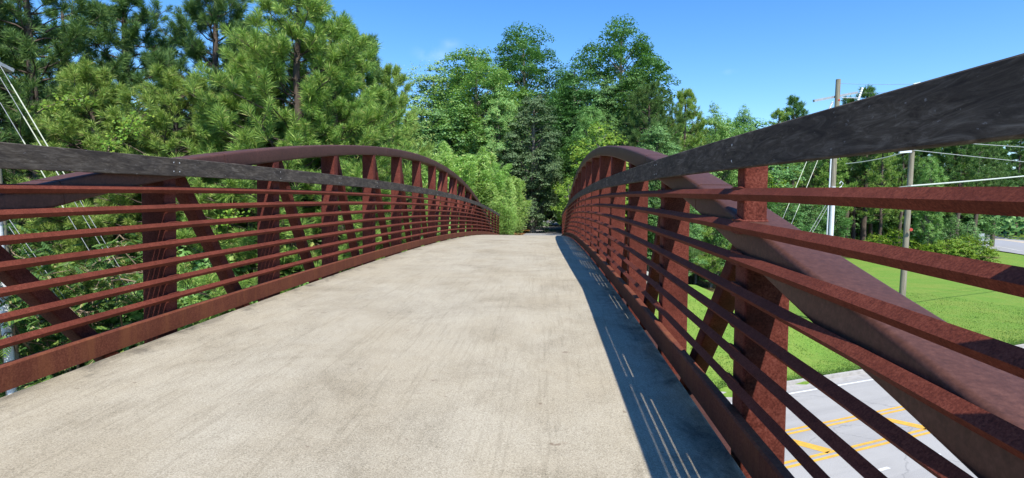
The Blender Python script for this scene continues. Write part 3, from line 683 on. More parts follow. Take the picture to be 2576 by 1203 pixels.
lib('tulip0', lambda: gen_broad(53, 24, 0.25, 4.9, 105, 1.40, 600, 0.20, 1.0, 0.62, 0.9), M_LEAF_D, M_BARKG)
lib('tulip1', lambda: gen_broad(54, 24, 0.12, 4.6, 130, 1.45, 520, 0.20, 1.0, 0.65), M_LEAF_D, M_BARKG)
lib('oak', lambda: gen_broad(55, 14, 0.05, 2.8, 120, 0.95, 420, 0.15, 1.0, 0.8), M_LEAF_G, M_BARKG)
lib('bright', lambda: gen_broad(56, 8, 0.15, 2.4, 60, 0.75, 150, 0.19, 1.0, 0.7), M_LEAF_Y, M_BARKG)
lib('forest0', lambda: gen_broad(57, 20, 0.05, 4.8, 120, 1.5, 240, 0.28, 1.0, 0.6), M_LEAF_D, M_BARKG)
lib('bush', lambda: gen_broad(58, 3.2, 0.02, 1.7, 48, 0.55, 220, 0.12, 1.0, 0.7), M_LEAF, M_BARKG)
lib('darkbush', lambda: gen_broad(59, 3.6, 0.02, 1.9, 46, 0.6, 150, 0.12, 1.0, 0.7), M_LEAF_D, M_BARKG)
lib('weeds', lambda: gen_broad(60, 2.6, 0.0, 2.2, 46, 0.5, 110, 0.15, 1.0, 0.5), M_LEAF_Y, M_TWIG)
lib('bamboo0', lambda: gen_bamboo(61, 7.0, 1.6, 20, 9500), M_BAMBOO, M_CANE)
lib('bamboo1', lambda: gen_bamboo(62, 6.0, 1.5, 17, 8000), M_BAMBOO, M_CANE)
for i in range(2): lib(f'mimosa{i}', lambda i=i: gen_mimosa(71 + i, 4.6, 2.3, 950, 0.36), M_MIMOSA, M_TWIG)

def by_px(key, H0, px, d, top_px, name, label, cat, group=None, rz=0.0, sx=1.0, z0=None, **kw):
    x, y = ray(px, d); zb = float(terrain(x, y)) - 0.05 if z0 is None else z0
    s = (pt(px, top_px, d)[2] - zb) / H0
    return plant(key, name, float(x), float(y), (s*sx, s*sx, s), rz, label, cat, group, z=zb, **kw)

# ---- left: young pines, mimosas and the woods behind them
NP = [(-70, 24, -90, 0, 1.0, 'leftmost tall pine at the picture edge behind the utility pole'),
      (95, 23.5, -120, 2, 1.05, 'tall dark pine with bare crooked limbs behind the guy wires'),
      (330, 27, -60, 1, 1.0, 'pine with loose open top behind the left end of the bridge arch'),
      (545, 24.5, -45, 3, 1.0, 'tall pine left of the bright front pine, its trunk showing in a sky gap'),
      (742, 20.5, -10, 0, 1.12, 'bright full pine standing in front above the middle of the left arch'),
      (660, 23, 110, 1, 0.85, 'full green pine between the trunk in the sky gap and the bright front pine'),
      (825, 23, 70, 2, 1.0, 'full green pine close behind the right side of the bright front pine'),
      (905, 25, 108, 1, 0.85, 'pine with upright tips just right of the bright front pine'),
      (985, 26, 186, 3, 0.80, 'shorter pine at the right end of the pine stand beside the broadleaf trees'),
      (235, 22.0, 190, 3, 1.15, 'low bushy pine hung with vines behind the left wooden rail'),
      (440, 21.5, 205, 2, 1.15, 'low bushy pine behind the point where arch and wooden rail cross'),
      (620, 20.8, 170, 1, 1.15, 'bushy pine under the tall pines left of the bright front pine'),
      (860, 20.8, 215, 2, 1.15, 'bushy light green pine seen over the crown of the left arch')]
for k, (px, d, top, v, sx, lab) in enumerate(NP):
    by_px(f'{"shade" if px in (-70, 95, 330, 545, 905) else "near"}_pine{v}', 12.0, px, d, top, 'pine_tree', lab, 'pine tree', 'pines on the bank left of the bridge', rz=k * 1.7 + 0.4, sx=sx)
for k, (px, d, top) in enumerate([(-150, 30, 20), (20, 33, 10), (190, 32, 40), (420, 33, 120), (640, 32, 90), (820, 33, 160)]):
    by_px(f'dark_pine{k % 2}', 15.0, px, d, top, 'pine_tree', 'dark pine half hidden behind the front pines left of the bridge', 'pine tree', 'dark pines behind the front pines', rz=k * 2.1, sx=1.0)
for k, (px, d, top) in enumerate([(-120, 44, 210), (60, 46, 190), (240, 45, 230), (410, 46, 250), (570, 46, 230), (730, 46, 240), (890, 47, 290), (980, 50, 320)]):
    by_px('forest0', 20.0, px, d, top, 'broadleaf_tree', 'dark broadleaf tree filling the gaps behind the pine stand', 'tree', 'trees filling the woods behind the pines', rz=k * 1.3, sx=1.3)
MI = [(110, 17.7, 575, 'mimosa with feathery leaves right beside the left utility pole'), (260, 18.0, 545, 'mimosa with dry seed pods behind the crossing guy wires'),
      (395, 18.7, 590, 'mimosa with yellowing fronds behind the first left truss vertical'), (62, 20.2, 560, 'mimosa behind the white conduit of the left utility pole')]
for k, (px, d, top, lab) in enumerate(MI):
    by_px(f'mimosa{k % 2}', 4.6, px, d, top, 'mimosa_tree', lab, 'mimosa tree', 'mimosas along the road bank', rz=k * 1.9, sx=0.85)
BU = [(520, 19.5, 590, 'bush', 'leafy green bush seen through the rails just right of the first left truss vertical'), (660, 20.5, 600, 'darkbush', 'dark bush seen through the rails left of the second truss vertical'),
      (780, 21, 590, 'bush', 'leafy bush seen through the rails between the second and third left verticals'), (900, 22.5, 560, 'darkbush', 'dark bush seen through the rails right of the third left vertical'),
      (1000, 25, 540, 'bush', 'leafy bush seen through the rails near the middle of the left truss'), (1080, 29, 520, 'bush', 'leafy bush showing through the far part of the left truss'),
      (330, 21.5, 640, 'darkbush', 'dark bush in the shade behind the mimosas'), (160, 21, 680, 'darkbush', 'dark bush behind the first mimosa at the picture edge'),
      (450, 18.6, 760, 'darkbush', 'low dark bush at the foot of the bank by the first vertical')]
for k, (px, d, top, key, lab) in enumerate(BU):
    by_px(key, 3.2 if key == 'bush' else 3.6, px, d, top, 'bush', lab, 'bush', 'bushes on the wooded bank', rz=k * 1.1, sx=0.9, part='stems')

# ---- far end of the bridge
BA = [(1060, 37, 372, 0), (1105, 39, 350, 1), (1150, 41.5, 345, 0), (1195, 43, 362, 1), (1232, 42, 400, 0), (1262, 40.5, 438, 1), (1284, 42.5, 430, 1), (1272, 39.5, 500, 1), (1015, 36, 400, 1)]
BL = ['bamboo clump showing just over the falling part of the left arch', 'tall feathery bamboo clump below the pale poplar', 'tallest bamboo clump with tawny tips', 'bamboo clump left of the grey oak',
      'bamboo clump standing right behind the left railing end', 'bamboo clump leaning toward the trail at the railing end', 'bamboo clump beside the dark mouth of the trail', 'low bamboo clump at the left edge of the trail', 'bamboo clump nearest the pines']
for k, (px, d, top, v) in enumerate(BA):
    by_px(f'bamboo{v}', (6.6, 5.7)[v], px, d, top, 'bamboo_clump', BL[k], 'bamboo', 'bamboo by the far end of the bridge', rz=k * 2.3, sx=1.1, part='canes', crown='leaves')
CT_ = [('poplar0', 20, 1092, 56, 158, 1.0, 'poplar at the left of the pale broadleaf group, thin twigs above it'),
       ('poplar1', 20, 1196, 54, 112, 1.08, 'tall pale green poplar above the bamboo'),
       ('tulip0', 24, 1318, 66, 72, 1.2, 'tall broadleaf tree with flat top behind the grey oak'),
       ('poplar0', 20, 1250, 51, 225, 0.75, 'pale leafy tree filling the front of the poplar group'),
       ('oak', 14, 1342, 50, 232, 1.15, 'greyish oak left of the dark trail mouth'),
       ('tulip0', 24, 1556, 62, 55, 1.08, 'tallest tree, open crown against the sky right of the trail'),
       ('tulip1', 24, 1448, 60, 148, 1.0, 'narrow broadleaf tree leaning on the tallest tree right of the trail'),
       ('bright', 8, 1503, 47, 300, 0.95, 'small yellow-green tree just above the crown of the right arch'),
       ('tulip1', 24, 1508, 58, 190, 0.85, 'dense deep green tree in front of the tallest tree trunk'),
       ('forest0', 20, 1450, 53, 330, 1.0, 'dark leafy tree over the right side of the trail mouth'),
       ('poplar1', 20, 1480, 54, 255, 0.55, 'small pale leafed tree under the tallest tree'),
       ('bright', 8, 1428, 43, 442, 0.75, 'small bright tree at the right edge of the trail mouth'),
       ('shade_pine2', 12, 1630, 52, 222, 0.95, 'bluish pine right of the tallest tree'),
       ('near_pine1', 12, 1722, 58, 236, 0.85, 'yellowish pine with thin tip above the right arch end'),
       ('poplar0', 20, 1790, 66, 262, 0.72, 'rounded broadleaf tree right of the yellowish pine'),
       ('tulip1', 24, 1862, 74, 262, 0.62, 'last broadleaf tree before the gap of sky left of the power pole'),
       ('poplar1', 20, 1690, 62, 300, 0.95, 'leafy tree between the bluish and the yellowish pine'),
       ('poplar0', 20, 1828, 70, 300, 0.85, 'leafy tree between the two last rounded trees'),
       ('poplar0', 20, 1660, 58, 330, 0.80, 'leafy tree low behind the right arch shoulder'),
       ('tulip1', 24, 1750, 64, 345, 0.70, 'dense green tree low above the right wooden rail'),
       ('bright', 8, 1925, 88, 430, 1.0, 'bright yellow-green tree just under the right wooden rail')]
for k, (key, H0, px, d, top, sx, lab) in enumerate(CT_):
    nm = 'pine_tree' if 'pine' in key else 'broadleaf_tree'
    by_px(key, H0, px, d, top, nm, lab, 'pine tree' if 'pine' in key else 'tree', rz=k * 1.6 + .5, sx=sx, z0=float(terrain(*[float(c) for c in ray(px, d)])) - .05)
by_px('bush', 3.2, 1215, 70, 232, 'broadleaf_tree', 'sparse twiggy tree top peeping behind the pale poplars', 'tree', rz=2, sx=0.16) if False else None
# trail tunnel: trees close on both sides, further and further off
tn = 0
for y in (60, 68, 77, 88, 100, 114, 130, 148):
    for sgn in (-1, 1):
        for off, hh in ((4.6 if sgn < 0 else 4.9, 15), (9.5, 19)):
            r_ = np.random.default_rng(tn); tn += 1
            x = XC + sgn*(off + r_.uniform(-.6, .8)); plant('forest0', 'broadleaf_tree', x, y + float(r_.uniform(-3, 3)), (hh/20*1.0, hh/20*1.0, hh/20*float(r_.uniform(.9, 1.1))), float(r_.uniform(0, 6)), 'dark broadleaf tree overhanging the shaded trail', 'tree', 'trees lining the trail tunnel')
for k, x in enumerate((-12, -7.5, -3.6, -0.6, 2.2, 5.4, 9.5, 14)):
    plant('forest0', 'broadleaf_tree', x, 164 + 4*(k % 2), (1.0, 1.0, 1.0), k*1.1, 'dark tree closing the far end of the trail tunnel', 'tree', 'trees closing the trail tunnel')
for k, px in enumerate(range(985, 1900, 62)):
    by_px('forest0', 20.0, px, 86 + 5*(k % 3), (300, 330, 285)[k % 3] if abs(px - 1385) > 60 else 215, 'broadleaf_tree', 'dark broadleaf tree behind the tall trees round the trail', 'tree', 'woods behind the trail trees', rz=k*1.7, sx=1.5)
for k, (x, y) in enumerate([(12, 56), (17, 62), (24, 70), (31, 78), (9, 50), (38, 88), (14.5, 72), (46, 97)]):
    plant('forest0' if k % 2 else 'tulip1', 'broadleaf_tree', x, y, (0.6, 0.6, 0.52 + .03*(k % 3)), k*1.4, 'dense broadleaf tree of the wood edge beside the lawn', 'tree', 'wood edge trees right of the bridge')
for k, (x, y) in enumerate([(-9, 52), (-14, 56), (-20, 58), (-12, 66), (-22, 68), (-30, 62), (-38, 58), (-17, 48)]):
    plant('forest0', 'broadleaf_tree', x, y, (0.8, 0.8, 0.72 + .05*(k % 3)), k*1.4, 'dark broadleaf tree of the woods left of the trail', 'tree', 'woods left of the trail')

# ---- unseen trees added behind the viewer to block sky light on the steel
for k, (x, y, h) in enumerate([(-8, -16, .75), (-13, -24, .9), (-7, -30, .95), (-14, -12, .7), (-6.5, -42, .95), (6, -18, .75), (11, -14, .75), (6, -28, .9), (13, -24, .9), (5.5, -40, .95), (12, -36, 1.0), (-12, -36, 1.0)]):
    plant('forest0', 'broadleaf_tree', x, y, (h, h, h), k*1.2, 'unseen broadleaf tree added along the trail behind the viewer to block sky light', 'tree', 'unseen trees added behind the viewer to block sky light')

# ---- right: pine row behind the lawn
rr = np.random.default_rng(5)
for k, px in enumerate([1905, 1950, 1990, 2040, 2082, 2128, 2172, 2215, 2262, 2310, 2358, 2405, 2452]):
    d = 112 + float(rr.uniform(-7, 9)); top = {1990: 248, 2172: 222, 2128: 250}.get(px, 300 + float(rr.uniform(-25, 40)))
    lab = {1990: 'pine with pointed top left of the crossarm pole', 2172: 'pine whose top shows between the crossarm and the wooden rail'}.get(px, 'tall pine with bare trunk in the row behind the lawn')
    by_px(f'far_pine{k % 3}', 25.0, px, d, top, 'pine_tree', lab, 'pine tree', 'pine row behind the lawn', rz=k * 1.9, sx=0.9 + 0.2*float(rr.random()))
for k, px in enumerate(range(1880, 2500, 44)):
    by_px(f'far_pine{(k + 1) % 3}', 25.0, px, 134 + 6*(k % 3), 330, 'pine_tree', 'pine in the shaded second row behind the lawn', 'pine tree', 'second pine row behind the lawn', rz=k * 2.7, sx=1.05)
for k, px in enumerate(range(1870, 2480, 36)):
    by_px('forest0', 20.0, px, 146 + 5*(k % 2), 420, 'broadleaf_tree', 'dark broadleaf tree deep behind the pine rows', 'tree', 'woods behind the pine rows', rz=k * 2.2, sx=1.5)
for k, px in enumerate(range(2440, 2840, 38)):
    by_px(f'far_pine{(k * 2) % 3}', 25.0, px, 222 + 7*(k % 3), 325, 'pine_tree', 'dark pine beyond the far road', 'pine tree', 'pines beyond the far road', rz=k * 1.3, sx=1.1)
for k, px in enumerate(range(2430, 2860, 40)):
    by_px('forest0', 20.0, px, 236 + 6*(k % 2), 420, 'broadleaf_tree', 'dark broadleaf tree under the pines beyond the far road', 'tree', 'undergrowth trees beyond the far road', rz=k * .9, sx=1.5)
by_px('poplar1', 20.0, 2335, 98, 385, 'broadleaf_tree', 'slim bright broadleaf tree right of the leaning grey pole', 'tree', rz=1, sx=0.55)
for k, (px, d, top, key, lab) in enumerate([(2215, 104, 590, 'weeds', 'yellowish weedy shrub left of the leaning pole'), (2262, 100, 578, 'weeds', 'tall yellow-green shrub behind the leaning pole'), (2310, 99, 600, 'weeds', 'low bright shrub right of the leaning pole'),
        (2355, 98, 606, 'weeds', 'low bright shrub in the middle of the thicket'), (2400, 97, 600, 'weeds', 'low bright shrub toward the road end of the thicket'), (2440, 98, 592, 'weeds', 'bright shrub at the road end of the thicket'),
        (2330, 104, 535, 'darkbush', 'tall dark bush in the back of the thicket'), (2390, 103, 545, 'darkbush', 'spreading dark bush in the back of the thicket'), (2432, 103, 556, 'darkbush', 'dark bush at the back beside the far road'),
        (1800, 96, 612, 'weeds', 'low bright shrub at the wood edge seen between the right verticals'), (1840, 99, 615, 'weeds', 'low bright shrub at the lawn end of the wood edge'), (1690, 70, 615, 'weeds', 'low bright shrub by the far end of the right railing')]):
    by_px(key, 2.6 if key == 'weeds' else 3.6, px, d, top, 'bush', lab, 'bush', 'shrubs at the lawn edge', rz=k * 1.5, sx=1.15 if key == 'weeds' else 0.9, part='stems')

# far-off woods closing the horizon, one mass
def far_woods():
    r = np.random.default_rng(99); n = 52000
    a = r.uniform(math.radians(-75), math.radians(75), n); d = r.uniform(255, 330, n); top = 13 + 4*np.sin(a*23) + 3*np.sin(a*51 + 1) + 2*np.sin(a*117)
    x, y = np.sin(a)*d, np.cos(a)*d; z = r.random(n)**0.7*top; g = terrain(x, y)
    N = unit(np.stack([-np.sin(a), -np.cos(a), np.full(n, 0.9)], 1) + r.normal(size=(n, 3))*.5)
    v, q = quads(np.stack([x, y, g + z], 1), N, r.uniform(1.2, 2.4, n), r, 0.8); return np_mesh('far_woods', v, q, M_LEAF_D)
tag(obj('far_woods', far_woods()), 'distant dark woods closing the horizon behind all the trees', 'woods', kind='stuff')
# dead leaves and weeds along the trail edge and bank, uncountable
def scatter(name, xs, ys, size, mat, label, cat, lift=0.03, tilt=0.5):
    r = np.random.default_rng(len(xs)); n = len(xs); N = unit(np.stack([np.zeros(n), np.zeros(n), np.ones(n)], 1) + r.normal(size=(n, 3))*tilt)
    v, q = quads(np.stack([xs, ys, terrain(xs, ys) + lift + r.random(n)*lift*2], 1), N, r.uniform(.6, 1.3, n)*size, r, 0.6); tag(obj(name, np_mesh(name, v, q, mat)), label, cat, kind='stuff')
r_ = np.random.default_rng(3)
n = 5000; yy = r_.uniform(36.5, 62, n); scatter('leaf_litter', XC - 1.75 - np.abs(r_.normal(size=n))*0.7, yy, 0.10, M_LITTER, 'orange brown dead leaves along the left edge of the trail', 'leaf litter')
n = 9000; xx = r_.uniform(-24, -4, n); yy = (S_FAR + 0.5 + r_.random(n)*7 - xx*RNx)/RNy; scatter('leaf_litter', xx, yy, 0.13, M_LITTER, 'brown dead leaves on the bank below the mimosas', 'leaf litter')
n = 16000; xx = r_.uniform(-5, 30, n); yy = (S_FAR + 0.2 + np.abs(r_.normal(size=n))*0.25 - xx*RNx)/RNy; scatter('grass', xx, yy, 0.06, M_GRASS, 'ragged grass fringe leaning over the kerb', 'grass', 0.015, 2.0)

def blades():
    r = np.random.default_rng(17); n = 110000; u = r.uniform(2, 60, n); sv = S_FAR + 0.25 + 60*r.random(n)**2.1
    x, y = RUx*u + RNx*sv, RUy*u + RNy*sv; k = (x > -1 + 0*y) & ~((y > 34) & (x < 13)); x, y = x[k], y[k]; n = len(x)
    P = np.stack([x, y, terrain(x, y) - 0.01], 1); h = r.uniform(.04, .09, n)*(1 + 0.6*(np.sin(x*1.9)*np.sin(y*1.6) > 0.45)); a = r.uniform(0, 6.28, n)
    w = np.stack([np.cos(a), np.sin(a), 0*a], 1)*0.018; t = np.stack([r.normal(size=n)*.5, r.normal(size=n)*.5, np.ones(n)], 1)*h[:, None]
    v = np.stack([P - w, P + w, P + t], 1).reshape(-1, 3); tag(obj('grass', np_mesh('grass', v, np.arange(3*n).reshape(-1, 3), M_GRASS)), 'short mown grass of the lawn beside the road', 'grass', kind='stuff')
blades()

# ---- vines on the low pines
def vine(px, py, d, wpx, hpx, n, seed, label):
    r = np.random.default_rng(seed); c = pt(px, py, d); w, h = wpx*d/1470, hpx*d/1470
    k = 7; st = branch_path(np.array([-w/2, 0, -h/2]), np.array([w/2, .1, h/2]), k, r, 0.12*max(w, h)); m = MB(); m.tube(st, 0.012, 4, False)
    t = r.random(n); p = np.stack([np.interp(t, np.linspace(0, 1, k), st[:, i]) for i in range(3)], 1) + r.normal(size=(n, 3))*np.array([.16*w + .05, .12, .13*h + .05])
    N = unit(np.array([0.1, -.8, .8]) + r.normal(size=(n, 3))*.5); v, q = quads(p, N, r.uniform(.06, .13, n), r, .8)
    e = empty('climbing_vine', tuple(c), label, 'vine', 'vines on the left pines'); m.build('stem', M_TWIG, e); obj('leaves', np_mesh('leaves', v, q, M_LEAF_Y), e)
vine(150, 262, 17.4, 120, 40, 130, 1, 'light green vine trailing across the low pine by the guy wires')
vine(300, 340, 17.3, 60, 80, 170, 2, 'bright vine hanging down the low pine above the wooden rail')
vine(340, 300, 17.6, 50, 30, 80, 3, 'small bright vine sprig right of the hanging vine')
vine(880, 745, 19.0, 60, 40, 110, 4, 'vine seen under the bars between the second and third verticals')
vine(560, 560, 18.3, 70, 50, 120, 5, 'vine seen through the rails right of the first vertical')

# ------------------------------------------------------------------ utility poles and wires
def pole(px_top, py_top, px_base, d, rad, label):
    top = pt(px_top, py_top, d); b = ray(px_base, d); z = float(terrain(b[0], b[1])) - 0.1
    e = empty('utility_pole', (b[0], b[1], z), label, 'utility pole'); off = np.array([b[0], b[1], z]); h = top - off
    m = MB(); t = np.linspace(0, 1, 8)[:, None]; m.tube(h*t, np.linspace(rad*1.15, rad*.85, 8), 14); m.build('pole_shaft', M_POLE, e, True, 40)
    return e, off, h
# right pole with crossarm
e1, o1, h1 = pole(2109, 200, 2084, 40, 0.185, 'tall wooden utility pole with crossarm and pale conduit right of the bridge')
on1 = lambda f: h1*f
fw = (pt(2080, 500, 31) - pt(2080, 500, 30)); fw /= np.linalg.norm(fw)
def local(p, o): return np.asarray(p) - o
m = MB(); a, b = local(pt(2047, 254, 39.5), o1), local(pt(2156, 233, 41.0), o1); m.beam(a, b, 0.15, 0.16); m.build('crossarm', M_METAL, e1)
for (p0, p1) in (((2158, 255), (2170, 221)), ((2086, 276), (2095, 257))):
    m = MB(); q = np.array([local(pt(*p0, 40.2), o1), local(pt(*p1, 40.2), o1)]); t = np.linspace(0, 1, 13)[:, None]
    m.tube(q[0] + (q[1] - q[0])*t, 0.06 + 0.025*(np.arange(13) % 2), 8); m.build('standoff_insulator', M_PORC, e1)
m = MB(); m.tube(np.array([local(pt(2116, 246, 39.8), o1), local(pt(2160, 247, 39.9), o1)]), 0.03, 6); m.build('arm_brace', M_METAL, e1)
c = local(pt(2111, 252, 39.6), o1); m = MB(); m.tube(np.array([c, c - fw*0.06]), (0.075, 0.05), 10); m.build('red_reflector', M_RED, e1)
m = MB()
f0_ = (pt(2100, 470, 40) - o1)[2]/h1[2]
q = np.array([h1*f for f in np.linspace(0.0, f0_, 8)]) - fw*0.27 + CR*0.04; m.tube(q, 0.15, 12)
q2 = np.array([h1*f for f in np.linspace(0.0, f0_*1.25, 8)]) - fw*0.12 - CR*0.23; m.tube(q2, 0.05, 8); m.build('conduit', M_PVC, e1, True, 40)
m = MB(); k = np.array([local(pt(x, y, 39.5), o1) for x, y in ((2103, 476), (2116, 470), (2121, 462), (2116, 456), (2112, 462))]); m.tube(k, 0.03, 6); m.build('weatherhead', M_PVC, e1)
# leaning pole beyond it
e2, o2, h2 = pole(2305, 216, 2272, 36, 0.165, 'plain grey wooden pole leaning slightly, right of the crossarm pole')
m = MB(); c = local(pt(2292, 578, 35.8), o2); m.tube(np.array([c, c - fw*.08]), (0.10, 0.09), 12); m.build('red_reflector', M_RED, e2)
m = MB(); t = np.linspace(0, 1, 9)[:, None]; a, b = local(pt(2298, 213, 35.7), o2), local(pt(2316, 209, 35.7), o2); m.tube(a + (b - a)*t, 0.05 + .03*(np.arange(9) % 2), 8); m.build('line_insulator', M_PORC, e2)
m = MB(); m.beam(local(pt(2262, 383, 35.7), o2), local(pt(2292, 381, 35.7), o2), .12, .14); m.build('bracket', M_PVC, e2)
# left pole at the picture edge
e3, o3, h3 = pole(-62, -100, 40, 16, 0.165, 'utility pole with wide white conduit at the left picture edge')
m = MB(); fl = pt(0, 600, 16) - pt(0, 600, 15); fl /= np.linalg.norm(fl)
q = np.array([h3*f for f in np.linspace(0, 0.545, 9)]) - fl*0.21 - CR*0.05; m.tube(q, 0.115, 14); m.build('conduit', M_PVC, e3, True, 40)
for f in (0.12, 0.27, 0.4, 0.5):
    m = MB(); a = h3*f - fl*0.21 - CR*0.05; m.tube(np.array([a, a + h3*0.006]), 0.125, 14); m.build('conduit_strap', M_METAL, e3)
m = MB(); m.beam(local(pt(-70, 128, 15.6), o3), local(pt(30, 178, 16.6), o3), 0.16, 0.09); m.build('crossarm', M_METAL, e3)

def wire(pts, rad, mat, name, label, cat, group=None, sag=0.0, rod=None):
    P = np.array(pts); t = np.linspace(0, 1, 24)[:, None]
    L = P[0] + (P[-1] - P[0])*t if len(P) == 2 else np.stack([np.interp(t[:, 0], np.linspace(0, 1, len(P)), P[:, i]) for i in range(3)], 1)
    L[:, 2] -= sag*4*t[:, 0]*(1 - t[:, 0]); o = L[0].copy(); m = MB(); m.tube(L - o, rad, 6)
    ob = obj(name, m.mesh(name, mat, True)); ob.location = o; tag(ob, label, cat, group)
    if rod:
        a, b = rod; m = MB(); m.tube(np.array([(P[-1] - P[0])*a, (P[-1] - P[0])*b]), 0.016, 7); m.build('insulator_rod', M_ROD, ob, True)
    return ob
LG = 'guy wires of the left pole'
anc = pt(490, 1100, 19.5); anc2 = pt(475, 1105, 19.2); anc3 = pt(330, 1110, 18.0); anc4 = pt(318, 1110, 18.0)
wire([pt(-8, 152, 16), pt(498, 1006, 19.0)], 0.009, M_WIRE, 'guy_wire', 'uppermost guy wire of the left pole with long pale rod', 'guy wire', LG, rod=(0.06, 0.34))
wire([pt(-18, 165, 16), pt(486, 1006, 19.2)], 0.009, M_WIRE, 'guy_wire', 'guy wire running just below the uppermost one', 'guy wire', LG, rod=(0.13, 0.34))
wire([pt(0, 258, 16), pt(480, 1056, 19.2)], 0.009, M_WIRE, 'guy_wire', 'third guy wire, starting below the crossarm of the left pole', 'guy wire', LG, rod=(0.10, 0.30))
wire([pt(20, 548, 15.8), pt(345, 1010, 18.0)], 0.009, M_WIRE, 'guy_wire', 'lower guy wire starting beside the white conduit', 'guy wire', LG)
wire([pt(22, 570, 15.8), pt(325, 1010, 18.0)], 0.009, M_WIRE, 'guy_wire', 'lowest guy wire of the left pole', 'guy wire', LG)
RG = 'guy wires of the right crossarm pole'
wire([pt(2090, 262, 40), pt(1806, 939, 36)], 0.012, M_WIRE, 'guy_wire', 'left one of the upper guy wires of the crossarm pole', 'guy wire', RG, rod=(0.12, 0.42))
wire([pt(2104, 290, 40), pt(1835, 941, 36)], 0.012, M_WIRE, 'guy_wire', 'guy wire beside the leftmost one of the crossarm pole', 'guy wire', RG, rod=(0.1, 0.4))
wire([pt(2100, 478, 39.9), pt(1822, 945, 36)], 0.011, M_WIRE, 'guy_wire', 'lower guy wire of the crossarm pole', 'guy wire', RG)
wire([pt(2104, 484, 39.9), pt(1831, 945, 36)], 0.011, M_WIRE, 'guy_wire', 'lowest guy wire of the crossarm pole', 'guy wire', RG)
WG = 'wires between the right poles'
wire([pt(2114, 210, 40), pt(2306, 211, 35.8)], 0.012, M_WIRE, 'power_line', 'top wire running from the crossarm pole to the leaning pole', 'power line', WG, 0.06)
wire([pt(2156, 234, 40.9), pt(2306, 228, 35.8)], 0.011, M_WIRE, 'power_line', 'wire from the end of the crossarm to the leaning pole', 'power line', WG, 0.05)
wire([pt(2128, 412, 39.8), pt(2288, 380, 35.7)], 0.03, M_CABLE, 'cable', 'pale cable rising from the conduit head to the leaning pole', 'cable', WG, 0.12)
wire([pt(2100, 486, 39.8), pt(2290, 468, 35.8)], 0.038, M_CABLE, 'cable', 'thick pale cable low between the two right poles', 'cable', WG, 0.06)
wire([pt(2290, 468, 35.8), pt(2800, 418, 52)], 0.055, M_CABLE, 'cable', 'thick pale cable leaving the leaning pole toward the right edge', 'cable', WG, 0.1)
wire([pt(2300, 352, 35.8), pt(2860, 386, 60)], 0.022, M_WIRE, 'power_line', 'upper thin wire right of the leaning pole', 'power line', WG, 0.05)
wire([pt(2298, 378, 35.8), pt(2860, 434, 60)], 0.020, M_WIRE, 'power_line', 'second thin wire right of the leaning pole', 'power line', WG, 0.05)
wire([pt(2106, 205, 40), pt(0, 60, 16.2) + np.array([-6, -3, 3])], 0.010, M_WIRE, 'power_line', 'long wire crossing over the bridge', 'power line') if False else None

# ------------------------------------------------------------------ sign, guard rail, people
x, y = ray(2468, 112); z = float(terrain(x, y)); e = empty('road_sign', (x, y, z), 'blank grey back of a roadside sign at the right edge', 'sign')
e.rotation_euler = (0, 0, math.radians(28))
m = MB(); m.tube(np.array([(0, 0, -.2), (0, 0, 4.4)]), .05, 8); m.build('sign_post', M_METAL, e)
m = MB(); m.box((-.95, -.09, 2.9), (.95, -.055, 4.3)); m.build('sign_panel', M_METAL, e)
g = empty('guard_rail', (*(f0 + fr*40 + fn*27), float(terrain(*(f0 + fr*40 + fn*27)))), 'long metal guard rail on the far side of the far road', 'guard rail')
base = np.array(g.location); qs = [np.array([*(f0 + fr*u + fn*27), float(terrain(*(f0 + fr*u + fn*27)))]) - base for u in np.linspace(-20, 200, 56)]
m = MB(); P = np.array(qs) + [0, 0, .62]; R, U = frames(P); R = np.tile([fn[0], fn[1], 0], (len(P), 1)); U = np.tile([0, 0, 1.], (len(P), 1))
m.sweep(P, np.array([(-.02, -.16), (-.07, -.08), (-.02, 0), (-.07, .08), (-.02, .16), (0, .16), (0, -.16)]), R, U); m.build('rail_beam', M_METAL, g)
m = MB()
for q in qs: m.box((-.06, -.06, -.1), (.06, .06, .75), None, q + np.array([fn[0], fn[1], 0])*.08)
m.build('posts', M_METAL, g)

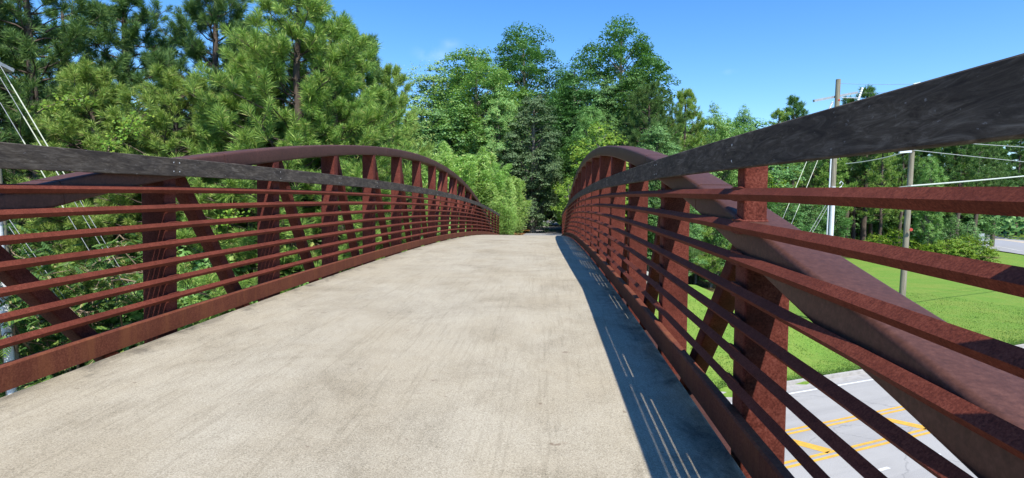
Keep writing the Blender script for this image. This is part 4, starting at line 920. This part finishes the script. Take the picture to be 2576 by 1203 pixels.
def person(px, d, h, seed, label):
    x, y = ray(px, d); z = float(path_z(y)) + 0.012; e = empty('person', (x, y, z), label, 'person')
    k = h/1.75
    def skin(name, pts, edges, rad, mat, parent):
        me = bpy.data.meshes.new(name); me.from_pydata([tuple(np.array(p)*k) for p in pts], edges, []); me.materials.append(mat); o = obj(name, me, parent)
        s = o.modifiers.new('skin', 'SKIN'); 
        for i, r in enumerate(rad): me.skin_vertices[0].data[i].radius = (r*k, r*k*.85)
        me.skin_vertices[0].data[0].use_root = True
        u = o.modifiers.new('sub', 'SUBSURF'); u.levels = u.render_levels = 2; return o
    def layer(me): return me
    sw = 0.10 if seed else -0.06
    pts = [(0,0,.95),(0,0,1.12),(0,.0,1.38),(0,0,1.50),(0,-.02,1.58),(0,-.03,1.70),
           (.19,0,1.40),(.25,.03*sw*10,1.13),(.25,-.10,.92),(.25,-.13,.82),(-.19,0,1.40),(-.25,-.02,1.13),(-.25,-.08,.92),(-.25,-.11,.82),
           (.09,0,.90),(.10,-sw,.50),(.10,-sw*.5,.09),(.10,-.14-sw*.5,.05),(-.09,0,.90),(-.10,sw,.50),(-.10,sw*1.6,.09),(-.10,-.14+sw*1.6,.05)]
    ed = [(0,1),(1,2),(2,3),(3,4),(4,5),(2,6),(6,7),(7,8),(8,9),(2,10),(10,11),(11,12),(12,13),(0,14),(14,15),(15,16),(16,17),(0,18),(18,19),(19,20),(20,21)]
    rad = [.15,.14,.16,.06,.085,.07,.06,.045,.034,.03,.06,.045,.034,.03,.09,.06,.04,.035,.09,.06,.04,.035]
    me = bpy.data.meshes.new('body'); me.from_pydata([tuple(np.array(p)*k) for p in pts], ed, []); me.materials.append(M_SKIN)
    def mk(name, me, rad, parent, mat):
        o = obj(name, me, parent); o.modifiers.new('skin', 'SKIN')
        if not me.skin_vertices: me.attributes
        for i, r in enumerate(rad): me.skin_vertices[0].data[i].radius = (r*k, r*k*.85)
        me.skin_vertices[0].data[0].use_root = True; s = o.modifiers.new('sub', 'SUBSURF'); s.levels = s.render_levels = 2
        return o
    mk('body', me, rad, e, M_SKIN)
    sel = [0,1,2,6,7,10,11]; ix = {v: i for i, v in enumerate(sel)}
    me2 = bpy.data.meshes.new('shirt'); me2.from_pydata([tuple(np.array(pts[v])*k) for v in sel], [(ix[a], ix[b]) for a, b in ed if a in ix and b in ix], []); me2.materials.append(M_SHIRT)
    mk('shirt', me2, [.17,.165,.185,.085,.07,.085,.07], e, M_SHIRT)
    sel = [0,14,15,18,19]; ix = {v: i for i, v in enumerate(sel)}
    me3 = bpy.data.meshes.new('shorts'); me3.from_pydata([tuple(np.array(pts[v])*k) for v in sel], [(ix[a], ix[b]) for a, b in ed if a in ix and b in ix], []); me3.materials.append(M_TROU)
    mk('shorts', me3, [.165,.11,.08,.11,.08], e, M_TROU)
    m = MB(); a = np.linspace(0, math.pi*.55, 5); 
    for i in range(4): pass
    th = np.linspace(0, 1.6, 6); ph = np.linspace(0, 2*np.pi, 13)[:-1]
    v = np.array([(0.098*math.sin(t)*math.cos(p), 0.015 + 0.105*math.sin(t)*math.sin(p), 1.655 + 0.115*math.cos(t)) for t in th for p in ph])*k
    q = [[i*12+j, i*12+(j+1) % 12, (i+1)*12+(j+1) % 12, (i+1)*12+j] for i in range(5) for j in range(12)]
    m.add(v, q); m.build('hair', M_HAIR, e, True)
person(1381.5, 140, 1.78, 0, 'person in white shirt, left one of the two far walkers on the shaded trail')
person(1388.5, 142, 1.70, 1, 'person in white shirt, right one of the two far walkers on the shaded trail')
